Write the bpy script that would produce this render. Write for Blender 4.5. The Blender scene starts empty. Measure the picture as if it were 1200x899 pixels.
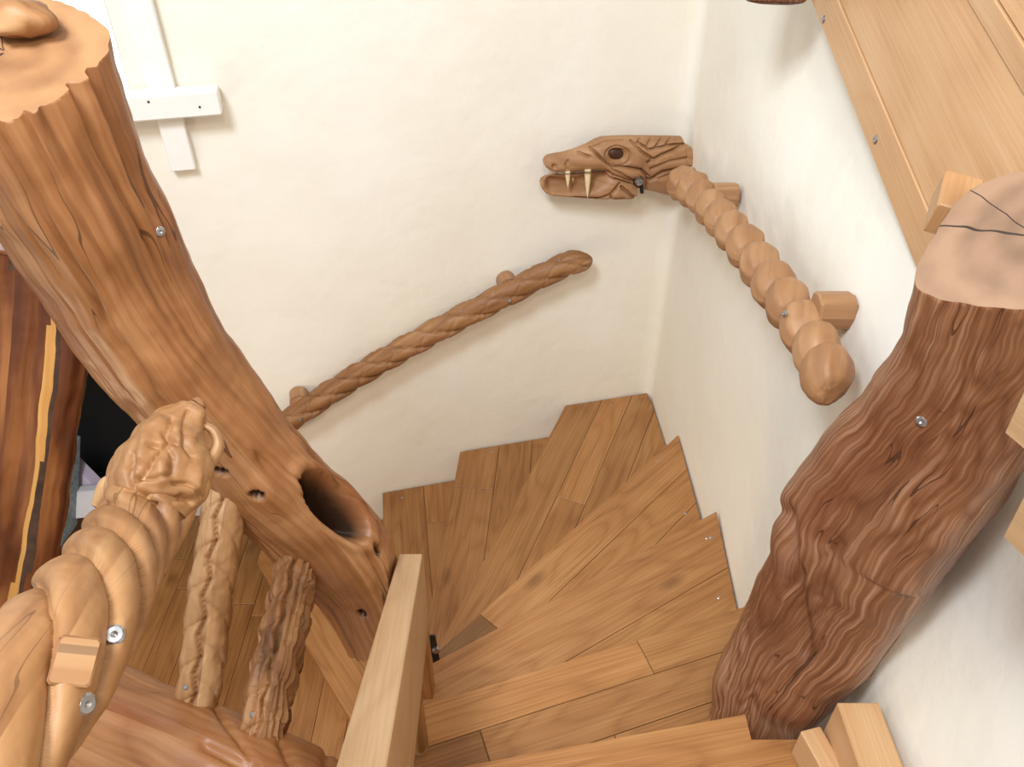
import bpy, bmesh, math, random
import numpy as np
from mathutils import Vector, Matrix
from mathutils.bvhtree import BVHTree
from mathutils.noise import noise as mnoise, fractal as mfractal

# ------------------------------------------------------------------ camera, sky, light, exposure
W, H, F = 1200.0, 899.0, 920.0
PITCH = math.radians(38.4)
CP, SP = math.cos(PITCH), math.sin(PITCH)
scene = bpy.context.scene
COL = scene.collection
cam_data = bpy.data.cameras.new('camera')
cam = bpy.data.objects.new('camera', cam_data)
COL.objects.link(cam)
cam.location = (0, 0, 0)
cam.rotation_euler = (math.pi / 2 - PITCH, 0, 0)
cam_data.sensor_fit = 'HORIZONTAL'
cam_data.sensor_width = 36.0
cam_data.lens = 36.0 * F / W
cam_data.clip_start = 0.02
scene.camera = cam

world = bpy.data.worlds.new('world')
scene.world = world
world.use_nodes = True
bg = world.node_tree.nodes['Background']
bg.inputs[0].default_value = (0.97, 0.98, 1.0, 1)
bg.inputs[1].default_value = 0.46

def area_light(name, loc, target, size, power, color, size_y=None):
    l = bpy.data.lights.new(name, 'AREA')
    l.energy = power; l.color = color; l.size = size
    if size_y: l.shape = 'RECTANGLE'; l.size_y = size_y
    o = bpy.data.objects.new(name, l); COL.objects.link(o)
    o.location = loc
    o.rotation_euler = (Vector(target) - Vector(loc)).to_track_quat('-Z', 'Y').to_euler()
    return o
area_light('window_daylight', (-1.75, 2.95, -0.1), (0.3, 1.4, -1.3), 0.7, 18, (0.85, 0.92, 1.0), 1.0)
area_light('roof_light', (-1.0, -0.1, 1.8), (-0.35, 3.0, -0.75), 0.8, 118, (0.84, 0.91, 1.0))
area_light('landing_lamp', (0.1, -0.5, 1.2), (0.5, 1.6, -1.2), 0.45, 26, (1.0, 0.90, 0.75))
area_light('stair_lamp', (-1.9, 0.9, -1.95), (-0.4, 2.2, -3.0), 0.4, 14, (1.0, 0.76, 0.48))

vs = scene.view_settings
vs.view_transform = 'Standard'; vs.look = 'None'; vs.gamma = 1.0
vs.use_curve_mapping = False
vs.exposure = 0.15

# ------------------------------------------------------------------ pixel helpers (rays through the 1200x899 frame)
def ray(u, v):
    a = (u - 600.0) / F; b = (v - 450.0) / F
    return Vector((a, CP - b * SP, -SP - b * CP))
def at(u, v, d):
    return ray(u, v) * d
def on_z(u, v, z):
    r = ray(u, v); return r * (z / r.z)
def on_x(u, v, x):
    r = ray(u, v); return r * (x / r.x)
BACK_Y0, BACK_K = 3.035, 0.246           # back wall in plan: y = BACK_Y0 + BACK_K * x
def on_back(u, v, off):
    r = ray(u, v)
    n = math.sqrt(1 + BACK_K ** 2)
    t = (BACK_Y0 - off * n) / (r.y - BACK_K * r.x)
    return r * t
def px(p):
    d = p[1] * CP - p[2] * SP
    return (600 + F * p[0] / d, 450 + F * (-p[1] * SP - p[2] * CP) / d, d)

def srgb(r, g, b):
    def f(c):
        c /= 255.0
        return c / 12.92 if c <= 0.04045 else ((c + 0.055) / 1.055) ** 2.4
    return (f(r), f(g), f(b), 1.0)

# ------------------------------------------------------------------ materials
def new_mat(name):
    m = bpy.data.materials.new(name); m.use_nodes = True
    nt = m.node_tree
    return m, nt, nt.nodes, nt.links, nt.nodes['Principled BSDF']

def math_node(nt, op, a=None, b=None):
    n = nt.nodes.new('ShaderNodeMath'); n.operation = op
    for i, x in enumerate((a, b)):
        if x is None: continue
        if isinstance(x, (int, float)): n.inputs[i].default_value = x
        else: nt.links.new(x, n.inputs[i])
    return n.outputs[0]

def wood(name, light, mid, dark, rough=0.45, streak=42.0, ring=6.0, ringk=9.0, contrast=1.0,
         bump=0.15, knots=0.0, stain=None, stain_scale=3.0, stain_amt=0.0, bump_dist=0.004, wavy=0.0, spec=0.4, hollow=False, cracks=0.0, gain=1.0):
    light, mid, dark = [tuple(c * gain for c in q[:3]) + (1.0,) for q in (light, mid, dark)]
    m, nt, N, L, bsdf = new_mat(name)
    uv = N.new('ShaderNodeUVMap')
    oi = N.new('ShaderNodeObjectInfo')
    comb = N.new('ShaderNodeCombineXYZ')
    L.new(math_node(nt, 'MULTIPLY', oi.outputs['Random'], 37.0), comb.inputs[0])
    L.new(math_node(nt, 'MULTIPLY', oi.outputs['Random'], 91.0), comb.inputs[1])
    L.new(math_node(nt, 'MULTIPLY', oi.outputs['Random'], 53.0), comb.inputs[2])
    add = N.new('ShaderNodeVectorMath'); add.operation = 'ADD'
    L.new(uv.outputs[0], add.inputs[0]); L.new(comb.outputs[0], add.inputs[1])
    src = add.outputs[0]
    if wavy > 0:
        wn = N.new('ShaderNodeTexNoise'); wn.inputs['Scale'].default_value = 7.0; wn.inputs['Detail'].default_value = 2.0
        L.new(src, wn.inputs['Vector'])
        sub = N.new('ShaderNodeVectorMath'); sub.operation = 'SUBTRACT'
        L.new(wn.outputs['Color'], sub.inputs[0]); sub.inputs[1].default_value = (0.5, 0.5, 0.5)
        sc = N.new('ShaderNodeVectorMath'); sc.operation = 'SCALE'; sc.inputs['Scale'].default_value = wavy
        L.new(sub.outputs[0], sc.inputs[0])
        ad2 = N.new('ShaderNodeVectorMath'); ad2.operation = 'ADD'
        L.new(src, ad2.inputs[0]); L.new(sc.outputs[0], ad2.inputs[1]); src = ad2.outputs[0]
    def mapped(sx, sy):
        mp = N.new('ShaderNodeMapping'); mp.inputs['Scale'].default_value = (sx, sy, 1)
        L.new(src, mp.inputs['Vector']); return mp.outputs[0]
    fine = N.new('ShaderNodeTexNoise'); fine.inputs['Scale'].default_value = 4.0; fine.inputs['Detail'].default_value = 5.0
    L.new(mapped(0.8, streak), fine.inputs['Vector'])
    big = N.new('ShaderNodeTexNoise'); big.inputs['Scale'].default_value = 1.0; big.inputs['Detail'].default_value = 1.5
    L.new(mapped(1.3, ring), big.inputs['Vector'])
    r = math_node(nt, 'FRACT', math_node(nt, 'MULTIPLY', big.outputs['Fac'], ringk))
    r = math_node(nt, 'ABSOLUTE', math_node(nt, 'SUBTRACT', r, 0.5))         # 0..0.5 triangle
    r = math_node(nt, 'MULTIPLY', r, 2.0)
    rp = math_node(nt, 'POWER', r, 2.2)
    g = math_node(nt, 'MULTIPLY', rp, 0.26 * contrast)
    fs = math_node(nt, 'MULTIPLY', math_node(nt, 'SUBTRACT', fine.outputs['Fac'], 0.5), 1.15 * contrast)
    tone = N.new('ShaderNodeTexNoise'); tone.inputs['Scale'].default_value = 2.0; tone.inputs['Detail'].default_value = 2.0
    L.new(mapped(1.0, 2.5), tone.inputs['Vector'])
    tn = math_node(nt, 'MULTIPLY', math_node(nt, 'SUBTRACT', tone.outputs['Fac'], 0.5), 0.7)
    v = math_node(nt, 'ADD', math_node(nt, 'ADD', g, fs), math_node(nt, 'ADD', tn, 0.32))
    ramp = N.new('ShaderNodeValToRGB')
    e = ramp.color_ramp.elements
    e[0].position = 0.05; e[0].color = light
    e[1].position = 1.0; e[1].color = dark
    k = e.new(0.42); k.color = mid
    L.new(v, ramp.inputs[0])
    colr = ramp.outputs[0]
    if knots > 0:
        vo = N.new('ShaderNodeTexVoronoi'); vo.inputs['Scale'].default_value = 1.0
        L.new(mapped(2.2, 5.0), vo.inputs['Vector'])
        kr = N.new('ShaderNodeValToRGB')
        kr.color_ramp.elements[0].position = 0.05; kr.color_ramp.elements[0].color = (knots,) * 3 + (1,)
        kr.color_ramp.elements[1].position = 0.16; kr.color_ramp.elements[1].color = (0, 0, 0, 1)
        L.new(vo.outputs['Distance'], kr.inputs[0])
        mx = N.new('ShaderNodeMix'); mx.data_type = 'RGBA'
        L.new(kr.outputs[0], mx.inputs[0]); L.new(colr, mx.inputs[6]); mx.inputs[7].default_value = tuple(c * 0.45 for c in dark[:3]) + (1,)
        colr = mx.outputs[2]
    if stain is not None:
        sn = N.new('ShaderNodeTexNoise'); sn.inputs['Scale'].default_value = stain_scale; sn.inputs['Detail'].default_value = 4.0
        L.new(mapped(0.8, 2.6), sn.inputs['Vector'])
        sr = N.new('ShaderNodeValToRGB')
        sr.color_ramp.elements[0].position = 0.52; sr.color_ramp.elements[0].color = (0, 0, 0, 1)
        sr.color_ramp.elements[1].position = 0.72; sr.color_ramp.elements[1].color = (stain_amt,) * 3 + (1,)
        L.new(sn.outputs['Fac'], sr.inputs[0])
        mx = N.new('ShaderNodeMix'); mx.data_type = 'RGBA'
        L.new(sr.outputs[0], mx.inputs[0]); L.new(colr, mx.inputs[6]); mx.inputs[7].default_value = stain
        colr = mx.outputs[2]
    if cracks > 0:  # thin drying checks that run with the grain
        c1 = N.new('ShaderNodeTexNoise'); c1.inputs['Scale'].default_value = 1.0; c1.inputs['Detail'].default_value = 1.0
        L.new(mapped(1.8, 26.0), c1.inputs['Vector'])
        c2 = N.new('ShaderNodeTexNoise'); c2.inputs['Scale'].default_value = 1.0; c2.inputs['Detail'].default_value = 2.0
        L.new(mapped(3.1, 6.0), c2.inputs['Vector'])
        ln_ = math_node(nt, 'ABSOLUTE', math_node(nt, 'SUBTRACT', c1.outputs['Fac'], 0.52))
        wdt = math_node(nt, 'MULTIPLY', math_node(nt, 'SUBTRACT', c2.outputs['Fac'], 0.46), 0.040)
        ck = math_node(nt, 'LESS_THAN', ln_, wdt)
        mx = N.new('ShaderNodeMix'); mx.data_type = 'RGBA'
        L.new(math_node(nt, 'MULTIPLY', ck, cracks), mx.inputs[0]); L.new(colr, mx.inputs[6]); mx.inputs[7].default_value = srgb(58, 34, 22)
        colr = mx.outputs[2]
        v = math_node(nt, 'ADD', v, math_node(nt, 'MULTIPLY', ck, 1.5 * cracks))
    if hollow:      # mixes to dark brown towards the middle of each hole
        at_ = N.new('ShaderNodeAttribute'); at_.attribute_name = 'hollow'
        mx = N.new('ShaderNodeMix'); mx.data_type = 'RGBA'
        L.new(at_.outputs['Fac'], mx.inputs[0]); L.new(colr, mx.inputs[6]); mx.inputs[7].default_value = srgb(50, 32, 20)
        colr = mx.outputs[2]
    mul = N.new('ShaderNodeMix'); mul.data_type = 'RGBA'; mul.blend_type = 'MULTIPLY'
    mul.inputs[0].default_value = 1.0
    L.new(colr, mul.inputs[6]); L.new(oi.outputs['Color'], mul.inputs[7])
    L.new(mul.outputs[2], bsdf.inputs['Base Color'])
    bsdf.inputs['Roughness'].default_value = rough
    bsdf.inputs['Specular IOR Level'].default_value = spec
    bp = N.new('ShaderNodeBump'); bp.inputs['Strength'].default_value = bump; bp.inputs['Distance'].default_value = bump_dist
    bp.invert = True
    L.new(v, bp.inputs['Height']); L.new(bp.outputs[0], bsdf.inputs['Normal'])
    return m

def endgrain(name, light, dark, scale=60.0, rough=0.6):
    """growth rings around UV (0,0) with a few radial splits"""
    m, nt, N, L, bsdf = new_mat(name)
    uv = N.new('ShaderNodeUVMap')
    nz = N.new('ShaderNodeTexNoise'); nz.inputs['Scale'].default_value = 9.0
    L.new(uv.outputs[0], nz.inputs['Vector'])
    ln = N.new('ShaderNodeVectorMath'); ln.operation = 'LENGTH'; L.new(uv.outputs[0], ln.inputs[0])
    d = math_node(nt, 'ADD', ln.outputs['Value'], math_node(nt, 'MULTIPLY', nz.outputs['Fac'], 0.05))
    s = math_node(nt, 'SINE', math_node(nt, 'MULTIPLY', d, scale * 2.0))
    n2 = N.new('ShaderNodeTexNoise'); n2.inputs['Scale'].default_value = 14.0; n2.inputs['Detail'].default_value = 4.0
    L.new(uv.outputs[0], n2.inputs['Vector'])
    s2 = math_node(nt, 'SINE', math_node(nt, 'MULTIPLY', d, scale * 0.45))
    v = math_node(nt, 'ADD', math_node(nt, 'MULTIPLY', s, 0.07), math_node(nt, 'MULTIPLY', n2.outputs['Fac'], 0.75))
    v = math_node(nt, 'ADD', v, math_node(nt, 'MULTIPLY', s2, 0.1))
    ramp = N.new('ShaderNodeValToRGB')
    ramp.color_ramp.elements[0].position = 0.2; ramp.color_ramp.elements[0].color = light
    ramp.color_ramp.elements[1].position = 0.8; ramp.color_ramp.elements[1].color = dark
    L.new(v, ramp.inputs[0])
    colr = ramp.outputs[0]
    sep = N.new('ShaderNodeSeparateXYZ'); L.new(uv.outputs[0], sep.inputs[0])
    for (cx, cy, wd) in ((0.35, -0.94, 0.0022), (-0.98, 0.2, 0.0016), (-0.75, 0.66, 0.0012)):
        al = math_node(nt, 'ADD', math_node(nt, 'MULTIPLY', sep.outputs[0], cx), math_node(nt, 'MULTIPLY', sep.outputs[1], cy))
        ac = math_node(nt, 'ADD', math_node(nt, 'MULTIPLY', sep.outputs[0], -cy), math_node(nt, 'MULTIPLY', sep.outputs[1], cx))
        ac = math_node(nt, 'ABSOLUTE', math_node(nt, 'ADD', ac, math_node(nt, 'MULTIPLY', math_node(nt, 'SUBTRACT', nz.outputs['Fac'], 0.5), 0.05)))
        on = math_node(nt, 'MULTIPLY', math_node(nt, 'LESS_THAN', ac, wd), math_node(nt, 'GREATER_THAN', al, 0.004))
        mx = N.new('ShaderNodeMix'); mx.data_type = 'RGBA'
        L.new(on, mx.inputs[0]); L.new(colr, mx.inputs[6]); mx.inputs[7].default_value = srgb(58, 40, 30)
        colr = mx.outputs[2]
    L.new(colr, bsdf.inputs['Base Color'])
    bsdf.inputs['Roughness'].default_value = rough
    bp = N.new('ShaderNodeBump'); bp.inputs['Strength'].default_value = 0.2; bp.inputs['Distance'].default_value = 0.003
    L.new(v, bp.inputs['Height']); L.new(bp.outputs[0], bsdf.inputs['Normal'])
    return m

def plaster(name, c1, c2, bump=0.3):
    m, nt, N, L, bsdf = new_mat(name)
    tc = N.new('ShaderNodeTexCoord')
    n1 = N.new('ShaderNodeTexNoise'); n1.inputs['Scale'].default_value = 1.6; n1.inputs['Detail'].default_value = 3.0
    n2 = N.new('ShaderNodeTexNoise'); n2.inputs['Scale'].default_value = 16.0; n2.inputs['Detail'].default_value = 6.0
    n3 = N.new('ShaderNodeTexNoise'); n3.inputs['Scale'].default_value = 5.0; n3.inputs['Detail'].default_value = 4.0
    for n in (n1, n2, n3): L.new(tc.outputs['Object'], n.inputs['Vector'])
    ramp = N.new('ShaderNodeValToRGB')
    ramp.color_ramp.elements[0].position = 0.3; ramp.color_ramp.elements[0].color = c1
    ramp.color_ramp.elements[1].position = 0.7; ramp.color_ramp.elements[1].color = c2
    L.new(n1.outputs['Fac'], ramp.inputs[0]); L.new(ramp.outputs[0], bsdf.inputs['Base Color'])
    bsdf.inputs['Roughness'].default_value = 0.85; bsdf.inputs['Specular IOR Level'].default_value = 0.2
    h = math_node(nt, 'ADD', math_node(nt, 'MULTIPLY', n2.outputs['Fac'], 0.5), n3.outputs['Fac'])
    bp = N.new('ShaderNodeBump'); bp.inputs['Strength'].default_value = bump; bp.inputs['Distance'].default_value = 0.02
    L.new(h, bp.inputs['Height']); L.new(bp.outputs[0], bsdf.inputs['Normal'])
    return m

def plain(name, c, rough=0.5, metal=0.0, noise_amt=0.12, scale=20.0):
    m, nt, N, L, bsdf = new_mat(name)
    tc = N.new('ShaderNodeTexCoord')
    n1 = N.new('ShaderNodeTexNoise'); n1.inputs['Scale'].default_value = scale; n1.inputs['Detail'].default_value = 3.0
    L.new(tc.outputs['Object'], n1.inputs['Vector'])
    ramp = N.new('ShaderNodeValToRGB')
    ramp.color_ramp.elements[0].position = 0.3; ramp.color_ramp.elements[0].color = tuple(x * (1 - noise_amt) for x in c[:3]) + (1,)
    ramp.color_ramp.elements[1].position = 0.7; ramp.color_ramp.elements[1].color = c
    L.new(n1.outputs['Fac'], ramp.inputs[0]); L.new(ramp.outputs[0], bsdf.inputs['Base Color'])
    bsdf.inputs['Roughness'].default_value = rough; bsdf.inputs['Metallic'].default_value = metal
    return m

M = {}
M['oak'] = wood('oiled_oak', srgb(198, 148, 94), srgb(176, 123, 72), srgb(126, 80, 42), gain=0.84, rough=0.45, knots=0.5, contrast=0.85)
M['oak_floor'] = wood('oak_floor', srgb(192, 142, 88), srgb(170, 117, 66), srgb(120, 74, 36), gain=0.84, rough=0.45, knots=0.4, contrast=0.75)
M['pale'] = wood('pale_timber', srgb(222, 188, 146), srgb(206, 166, 122), srgb(176, 132, 88), gain=0.76, rough=0.5, contrast=0.6, ring=3.5, knots=0.25)
M['panel'] = wood('panel_boards', srgb(228, 190, 146), srgb(214, 168, 120), srgb(182, 130, 84), gain=0.88, rough=0.45, contrast=0.6, ring=3.0, knots=0.35)
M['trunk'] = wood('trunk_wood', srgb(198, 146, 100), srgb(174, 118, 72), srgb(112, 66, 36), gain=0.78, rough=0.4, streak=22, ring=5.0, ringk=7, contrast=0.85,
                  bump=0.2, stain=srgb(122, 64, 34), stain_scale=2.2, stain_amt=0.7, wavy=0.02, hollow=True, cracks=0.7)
M['post'] = wood('old_post_wood', srgb(184, 142, 110), srgb(136, 90, 60), srgb(74, 43, 25), gain=0.92, rough=0.36, streak=46, ring=9.0, ringk=17, contrast=0.95,
                 bump=0.35, bump_dist=0.004, wavy=0.04, stain=srgb(110, 58, 32), stain_scale=1.6, stain_amt=0.6, cracks=0.75)
M['slab'] = wood('dark_slab_wood', srgb(176, 112, 62), srgb(120, 66, 34), srgb(48, 24, 14), gain=0.75, rough=0.4, streak=12, ring=3.0, ringk=6, contrast=1.1,
                 bump=0.25, stain=srgb(52, 22, 12), stain_scale=1.5, stain_amt=0.8)
M['slab_sap'] = wood('slab_sapwood', srgb(214, 164, 92), srgb(192, 136, 70), srgb(140, 84, 40), rough=0.45, contrast=0.7)
M['bark'] = plain('dark_bark', srgb(84, 56, 36), rough=0.85, noise_amt=0.6, scale=30)
M['rope'] = wood('carved_rope_wood', srgb(182, 136, 92), srgb(152, 106, 66), srgb(100, 64, 36), gain=0.86, rough=0.5, streak=14, contrast=0.8, bump=0.25)
M['dragon'] = wood('carved_dragon_wood', srgb(210, 166, 122), srgb(186, 138, 96), srgb(130, 88, 56), gain=0.74, rough=0.5, streak=12, contrast=0.7, bump=0.2)
M['carved_pale'] = wood('carved_pale_wood', srgb(216, 176, 130), srgb(194, 148, 102), srgb(136, 94, 60), gain=0.76, rough=0.5, streak=12, contrast=0.8, bump=0.2,
                        stain=srgb(120, 76, 46), stain_scale=3.4, stain_amt=0.8, cracks=0.45)
M['carved_rough'] = wood('carved_rough_wood', srgb(206, 160, 112), srgb(172, 122, 78), srgb(96, 60, 34), gain=0.85, rough=0.55, streak=14, contrast=1.0, bump=0.3,
                         stain=srgb(66, 42, 28), stain_scale=5.0, stain_amt=0.75)
M['endgrain_grey'] = endgrain('weathered_end_grain', srgb(164, 130, 102), srgb(106, 78, 58))
M['endgrain'] = endgrain('end_grain', srgb(176, 130, 86), srgb(122, 78, 46))
M['plaster'] = plaster('white_plaster', srgb(240, 236, 225), srgb(234, 228, 212))
M['white_paint'] = plain('white_gloss_paint', srgb(240, 238, 232), rough=0.4, noise_amt=0.04)
M['steel'] = plain('zinc_steel', srgb(190, 190, 192), rough=0.3, metal=1.0, noise_amt=0.3, scale=80)
M['black_steel'] = plain('black_steel', srgb(32, 30, 28), rough=0.45, metal=0.3)
M['ivory'] = plain('ivory_tooth', srgb(236, 214, 172), rough=0.4, noise_amt=0.12, scale=60)
M['eye'] = plain('dark_eye_stain', srgb(74, 42, 22), rough=0.5, noise_amt=0.3)
M['black'] = plain('unlit_alcove_dark', srgb(10, 9, 9), rough=0.9)
M['lilac'] = plain('lilac_panel', srgb(196, 186, 204), rough=0.6, noise_amt=0.06)
M['tile'] = plain('white_tile', srgb(214, 212, 214), rough=0.35, noise_amt=0.06)
M['bluegrey'] = plain('blue_grey_stone', srgb(140, 156, 162), rough=0.7, noise_amt=0.45, scale=40)

def glass():
    # bright overcast daylight behind an old milky pane
    m, nt, N, L, bsdf = new_mat('lit_window_pane')
    bsdf.inputs['Base Color'].default_value = (0.8, 0.85, 0.9, 1)
    bsdf.inputs['Roughness'].default_value = 0.15
    bsdf.inputs['Emission Color'].default_value = (0.93, 0.97, 1.0, 1)
    bsdf.inputs['Emission Strength'].default_value = 1.3
    return m
M['glass'] = glass()

# ------------------------------------------------------------------ mesh helpers
def mesh_obj(name, verts, faces, mats, parent=None, uvs=None, mat_idx=None, smooth=False, color=None):
    me = bpy.data.meshes.new(name)
    me.from_pydata([tuple(v) for v in verts], [], faces)
    if not isinstance(mats, (list, tuple)): mats = [mats]
    for m in mats: me.materials.append(M[m])
    if uvs is not None:
        layer = me.uv_layers.new(name='UVMap')
        layer.data.foreach_set('uv', np.asarray(uvs, dtype=np.float32).ravel())
    if mat_idx is not None:
        me.polygons.foreach_set('material_index', np.asarray(mat_idx, dtype=np.int32))
    if smooth:
        me.polygons.foreach_set('use_smooth', np.ones(len(me.polygons), dtype=bool))
    me.update()
    o = bpy.data.objects.new(name, me); COL.objects.link(o)
    if parent is not None: o.parent = parent
    if color is not None: o.color = (color[0], color[1], color[2], 1)
    return o

def tag(o, label, cat, group=None):
    o['label'] = label; o['category'] = cat
    if group: o['group'] = group
    return o

def empty(name, loc):
    o = bpy.data.objects.new(name, None); COL.objects.link(o); o.location = loc
    o.empty_display_size = 0.1
    return o

def part_of(o, root):
    """parent keeping world coordinates (roots are unrotated empties)"""
    o.parent = root
    o.matrix_parent_inverse = Matrix.Translation(-Vector(root.location)) if root.type == 'EMPTY' else Matrix()
    return o

def box_uv_faces(c, ax, ay, az, hx, hy, hz, bev=0.0):
    """box with chamfered long edges; ax is the grain axis. returns verts, faces, loop uvs"""
    c, ax, ay, az = Vector(c), Vector(ax).normalized(), Vector(ay).normalized(), Vector(az).normalized()
    b = min(bev, hy * 0.45, hz * 0.45)
    prof = [(-hy + b, -hz), (hy - b, -hz), (hy, -hz + b), (hy, hz - b), (hy - b, hz), (-hy + b, hz), (-hy, hz - b), (-hy, -hz + b)] if b > 0 else \
           [(-hy, -hz), (hy, -hz), (hy, hz), (-hy, hz)]
    n = len(prof)
    V = []
    e = b * 0.7
    rings = [(-hx, 1 - (e / max(hy, 1e-6) if b else 0), 1 - (e / max(hz, 1e-6) if b else 0)), (-hx + e, 1, 1), (hx - e, 1, 1), (hx, 1 - (e / max(hy, 1e-6) if b else 0), 1 - (e / max(hz, 1e-6) if b else 0))] if b else [(-hx, 1, 1), (hx, 1, 1)]
    for (s, ky, kz) in rings:
        for (y, z) in prof: V.append(c + ax * s + ay * (y * ky) + az * (z * kz))
    Fc, UV = [], []
    per = [0.0]
    for i in range(n):
        a, d = prof[i], prof[(i + 1) % n]
        per.append(per[-1] + math.hypot(a[0] - d[0], a[1] - d[1]))
    for r in range(len(rings) - 1):
        for i in range(n):
            j = (i + 1) % n
            Fc.append((r * n + i, r * n + j, (r + 1) * n + j, (r + 1) * n + i))
            s0, s1 = rings[r][0], rings[r + 1][0]
            UV += [(s0, per[i]), (s0, per[i + 1]), (s1, per[i + 1]), (s1, per[i])]
    Fc.append(tuple(reversed(range(n)))); UV += [(0.02 * prof[i][0], prof[i][1]) for i in reversed(range(n))]
    L0 = (len(rings) - 1) * n
    Fc.append(tuple(L0 + i for i in range(n))); UV += [(0.02 * prof[i][0], prof[i][1]) for i in range(n)]
    return V, Fc, UV

def timber(name, p0, p1, wy, wz, up=(0, 0, 1), mat='oak', bev=0.004, parent=None, color=None):
    p0, p1 = Vector(p0), Vector(p1)
    ax = (p1 - p0).normalized(); up = Vector(up)
    ay = up.cross(ax).normalized(); az = ax.cross(ay).normalized()
    V, Fc, UV = box_uv_faces((p0 + p1) / 2, ax, ay, az, (p1 - p0).length / 2, wy / 2, wz / 2, bev)
    return mesh_obj(name, V, Fc, mat, parent, UV, color=color)

def sweep(name, path, nref, rfun, nth, mats, parent=None, cap=True, smooth=True, cap_mat=None, disp=None, uvr=None, capdome=0.0, color=None):
    """tube along path (list of Vector); rfun(s, theta, i)->(rB, rN offset) radius in section coordinates.
    theta=0 points along nref (towards the camera by default)."""
    n = len(path)
    T = []
    for i in range(n):
        a = path[max(i - 1, 0)]; b = path[min(i + 1, n - 1)]
        T.append((b - a).normalized())
    S = [0.0]
    for i in range(1, n): S.append(S[-1] + (path[i] - path[i - 1]).length)
    V = []
    for i in range(n):
        ref = nref(path[i], S[i]) if callable(nref) else Vector(nref)
        Nn = (ref - T[i] * ref.dot(T[i])).normalized()
        B = T[i].cross(Nn).normalized()
        for j in range(nth):
            th = 2 * math.pi * j / nth
            cN, cB = rfun(S[i], th, i / (n - 1))
            p = path[i] + Nn * cN + B * cB
            V.append(p)
    if disp is not None:
        for k in range(len(V)):
            i, j = divmod(k, nth)
            out = (V[k] - path[i])
            d = disp(V[k], S[i], 2 * math.pi * j / nth)
            if d: V[k] = V[k] + out.normalized() * d
    R = uvr or (sum((V[n // 2 * nth + j] - path[n // 2]).length for j in range(nth)) / nth)
    Fc, UV, MI = [], [], []
    for i in range(n - 1):
        for j in range(nth):
            k = (j + 1) % nth
            Fc.append((i * nth + j, i * nth + k, (i + 1) * nth + k, (i + 1) * nth + j))
            t0, t1 = 2 * math.pi * j / nth * R, 2 * math.pi * (j + 1) / nth * R
            UV += [(S[i], t0), (S[i], t1), (S[i + 1], t1), (S[i + 1], t0)]
            MI.append(0)
    if cap:
        for end in (0, n - 1):
            base = end * nth
            ctr = path[end]
            dirn = -T[0] if end == 0 else T[-1]
            prev = [base + j for j in range(nth)]
            prevf = 1.0
            for fr in (0.93, 0.6, 0.3):
                cur = []
                for j in range(nth):
                    off = V[base + j] - ctr
                    lift = capdome * math.sqrt(max(0, 1 - fr * fr)) if capdome else (0.006 if fr < 1 else 0)
                    V.append(ctr + off * fr + dirn * lift); cur.append(len(V) - 1)
                for j in range(nth):
                    k = (j + 1) % nth
                    q = (prev[j], cur[j], cur[k], prev[k]) if end != 0 else (prev[j], prev[k], cur[k], cur[j])
                    Fc.append(q)
                    for vi in q:
                        d = V[vi] - ctr
                        ref = Vector((0.36, 0.8, 0.47))
                        e1 = (ref - dirn * ref.dot(dirn)).normalized(); e2 = dirn.cross(e1)
                        UV.append((d.dot(e1), d.dot(e2)))
                    MI.append(1 if cap_mat else 0)
                prev = cur
            V.append(ctr + dirn * (capdome if capdome else 0.006)); ci = len(V) - 1
            for j in range(nth):
                k = (j + 1) % nth
                q = (prev[j], ci, prev[k]) if end != 0 else (prev[j], prev[k], ci)
                Fc.append(q)
                for vi in q:
                    d = V[vi] - ctr
                    ref = Vector((0.36, 0.8, 0.47))
                    e1 = (ref - dirn * ref.dot(dirn)).normalized(); e2 = dirn.cross(e1)
                    UV.append((d.dot(e1), d.dot(e2)))
                MI.append(1 if cap_mat else 0)
    mm = [mats] if not isinstance(mats, list) else mats
    if cap_mat: mm = [mm[0], cap_mat] + mm[1:]
    return mesh_obj(name, V, Fc, mm, parent, UV, MI, smooth, color), V, (n, nth)

def to_cam(p, s): return -Vector(p)

def catmull(pts, n, vals=None):
    """smooth resample of control points (and per-point values)"""
    P = [Vector(p) for p in pts]
    P = [P[0] * 2 - P[1]] + P + [P[-1] * 2 - P[-2]]
    out, ov = [], []
    m = len(pts) - 1
    for k in range(n):
        t = k / (n - 1) * m
        i = min(int(t), m - 1); f = t - i
        a, b, c, d = P[i], P[i + 1], P[i + 2], P[i + 3]
        out.append(0.5 * ((2 * b) + (c - a) * f + (2 * a - 5 * b + 4 * c - d) * f * f + (3 * b - a - 3 * c + d) * f ** 3))
        if vals is not None:
            g = f * f * (3 - 2 * f)
            ov.append(vals[i] * (1 - g) + vals[i + 1] * g)
    return (out, ov) if vals is not None else out

def lerp_list(xs, ys, x): return float(np.interp(x, xs, ys))

_ext = {}
def ext(e, rot):
    k = (e, rot)
    if k not in _ext:
        _ext[k] = max(abs(superell(a + rot, e) * math.sin(a)) for a in np.linspace(0, 6.2832, 400))
    return _ext[k]

def superell(th, e):
    c, s = math.cos(th), math.sin(th)
    return (abs(c) ** e + abs(s) ** e) ** (-1.0 / e)

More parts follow.
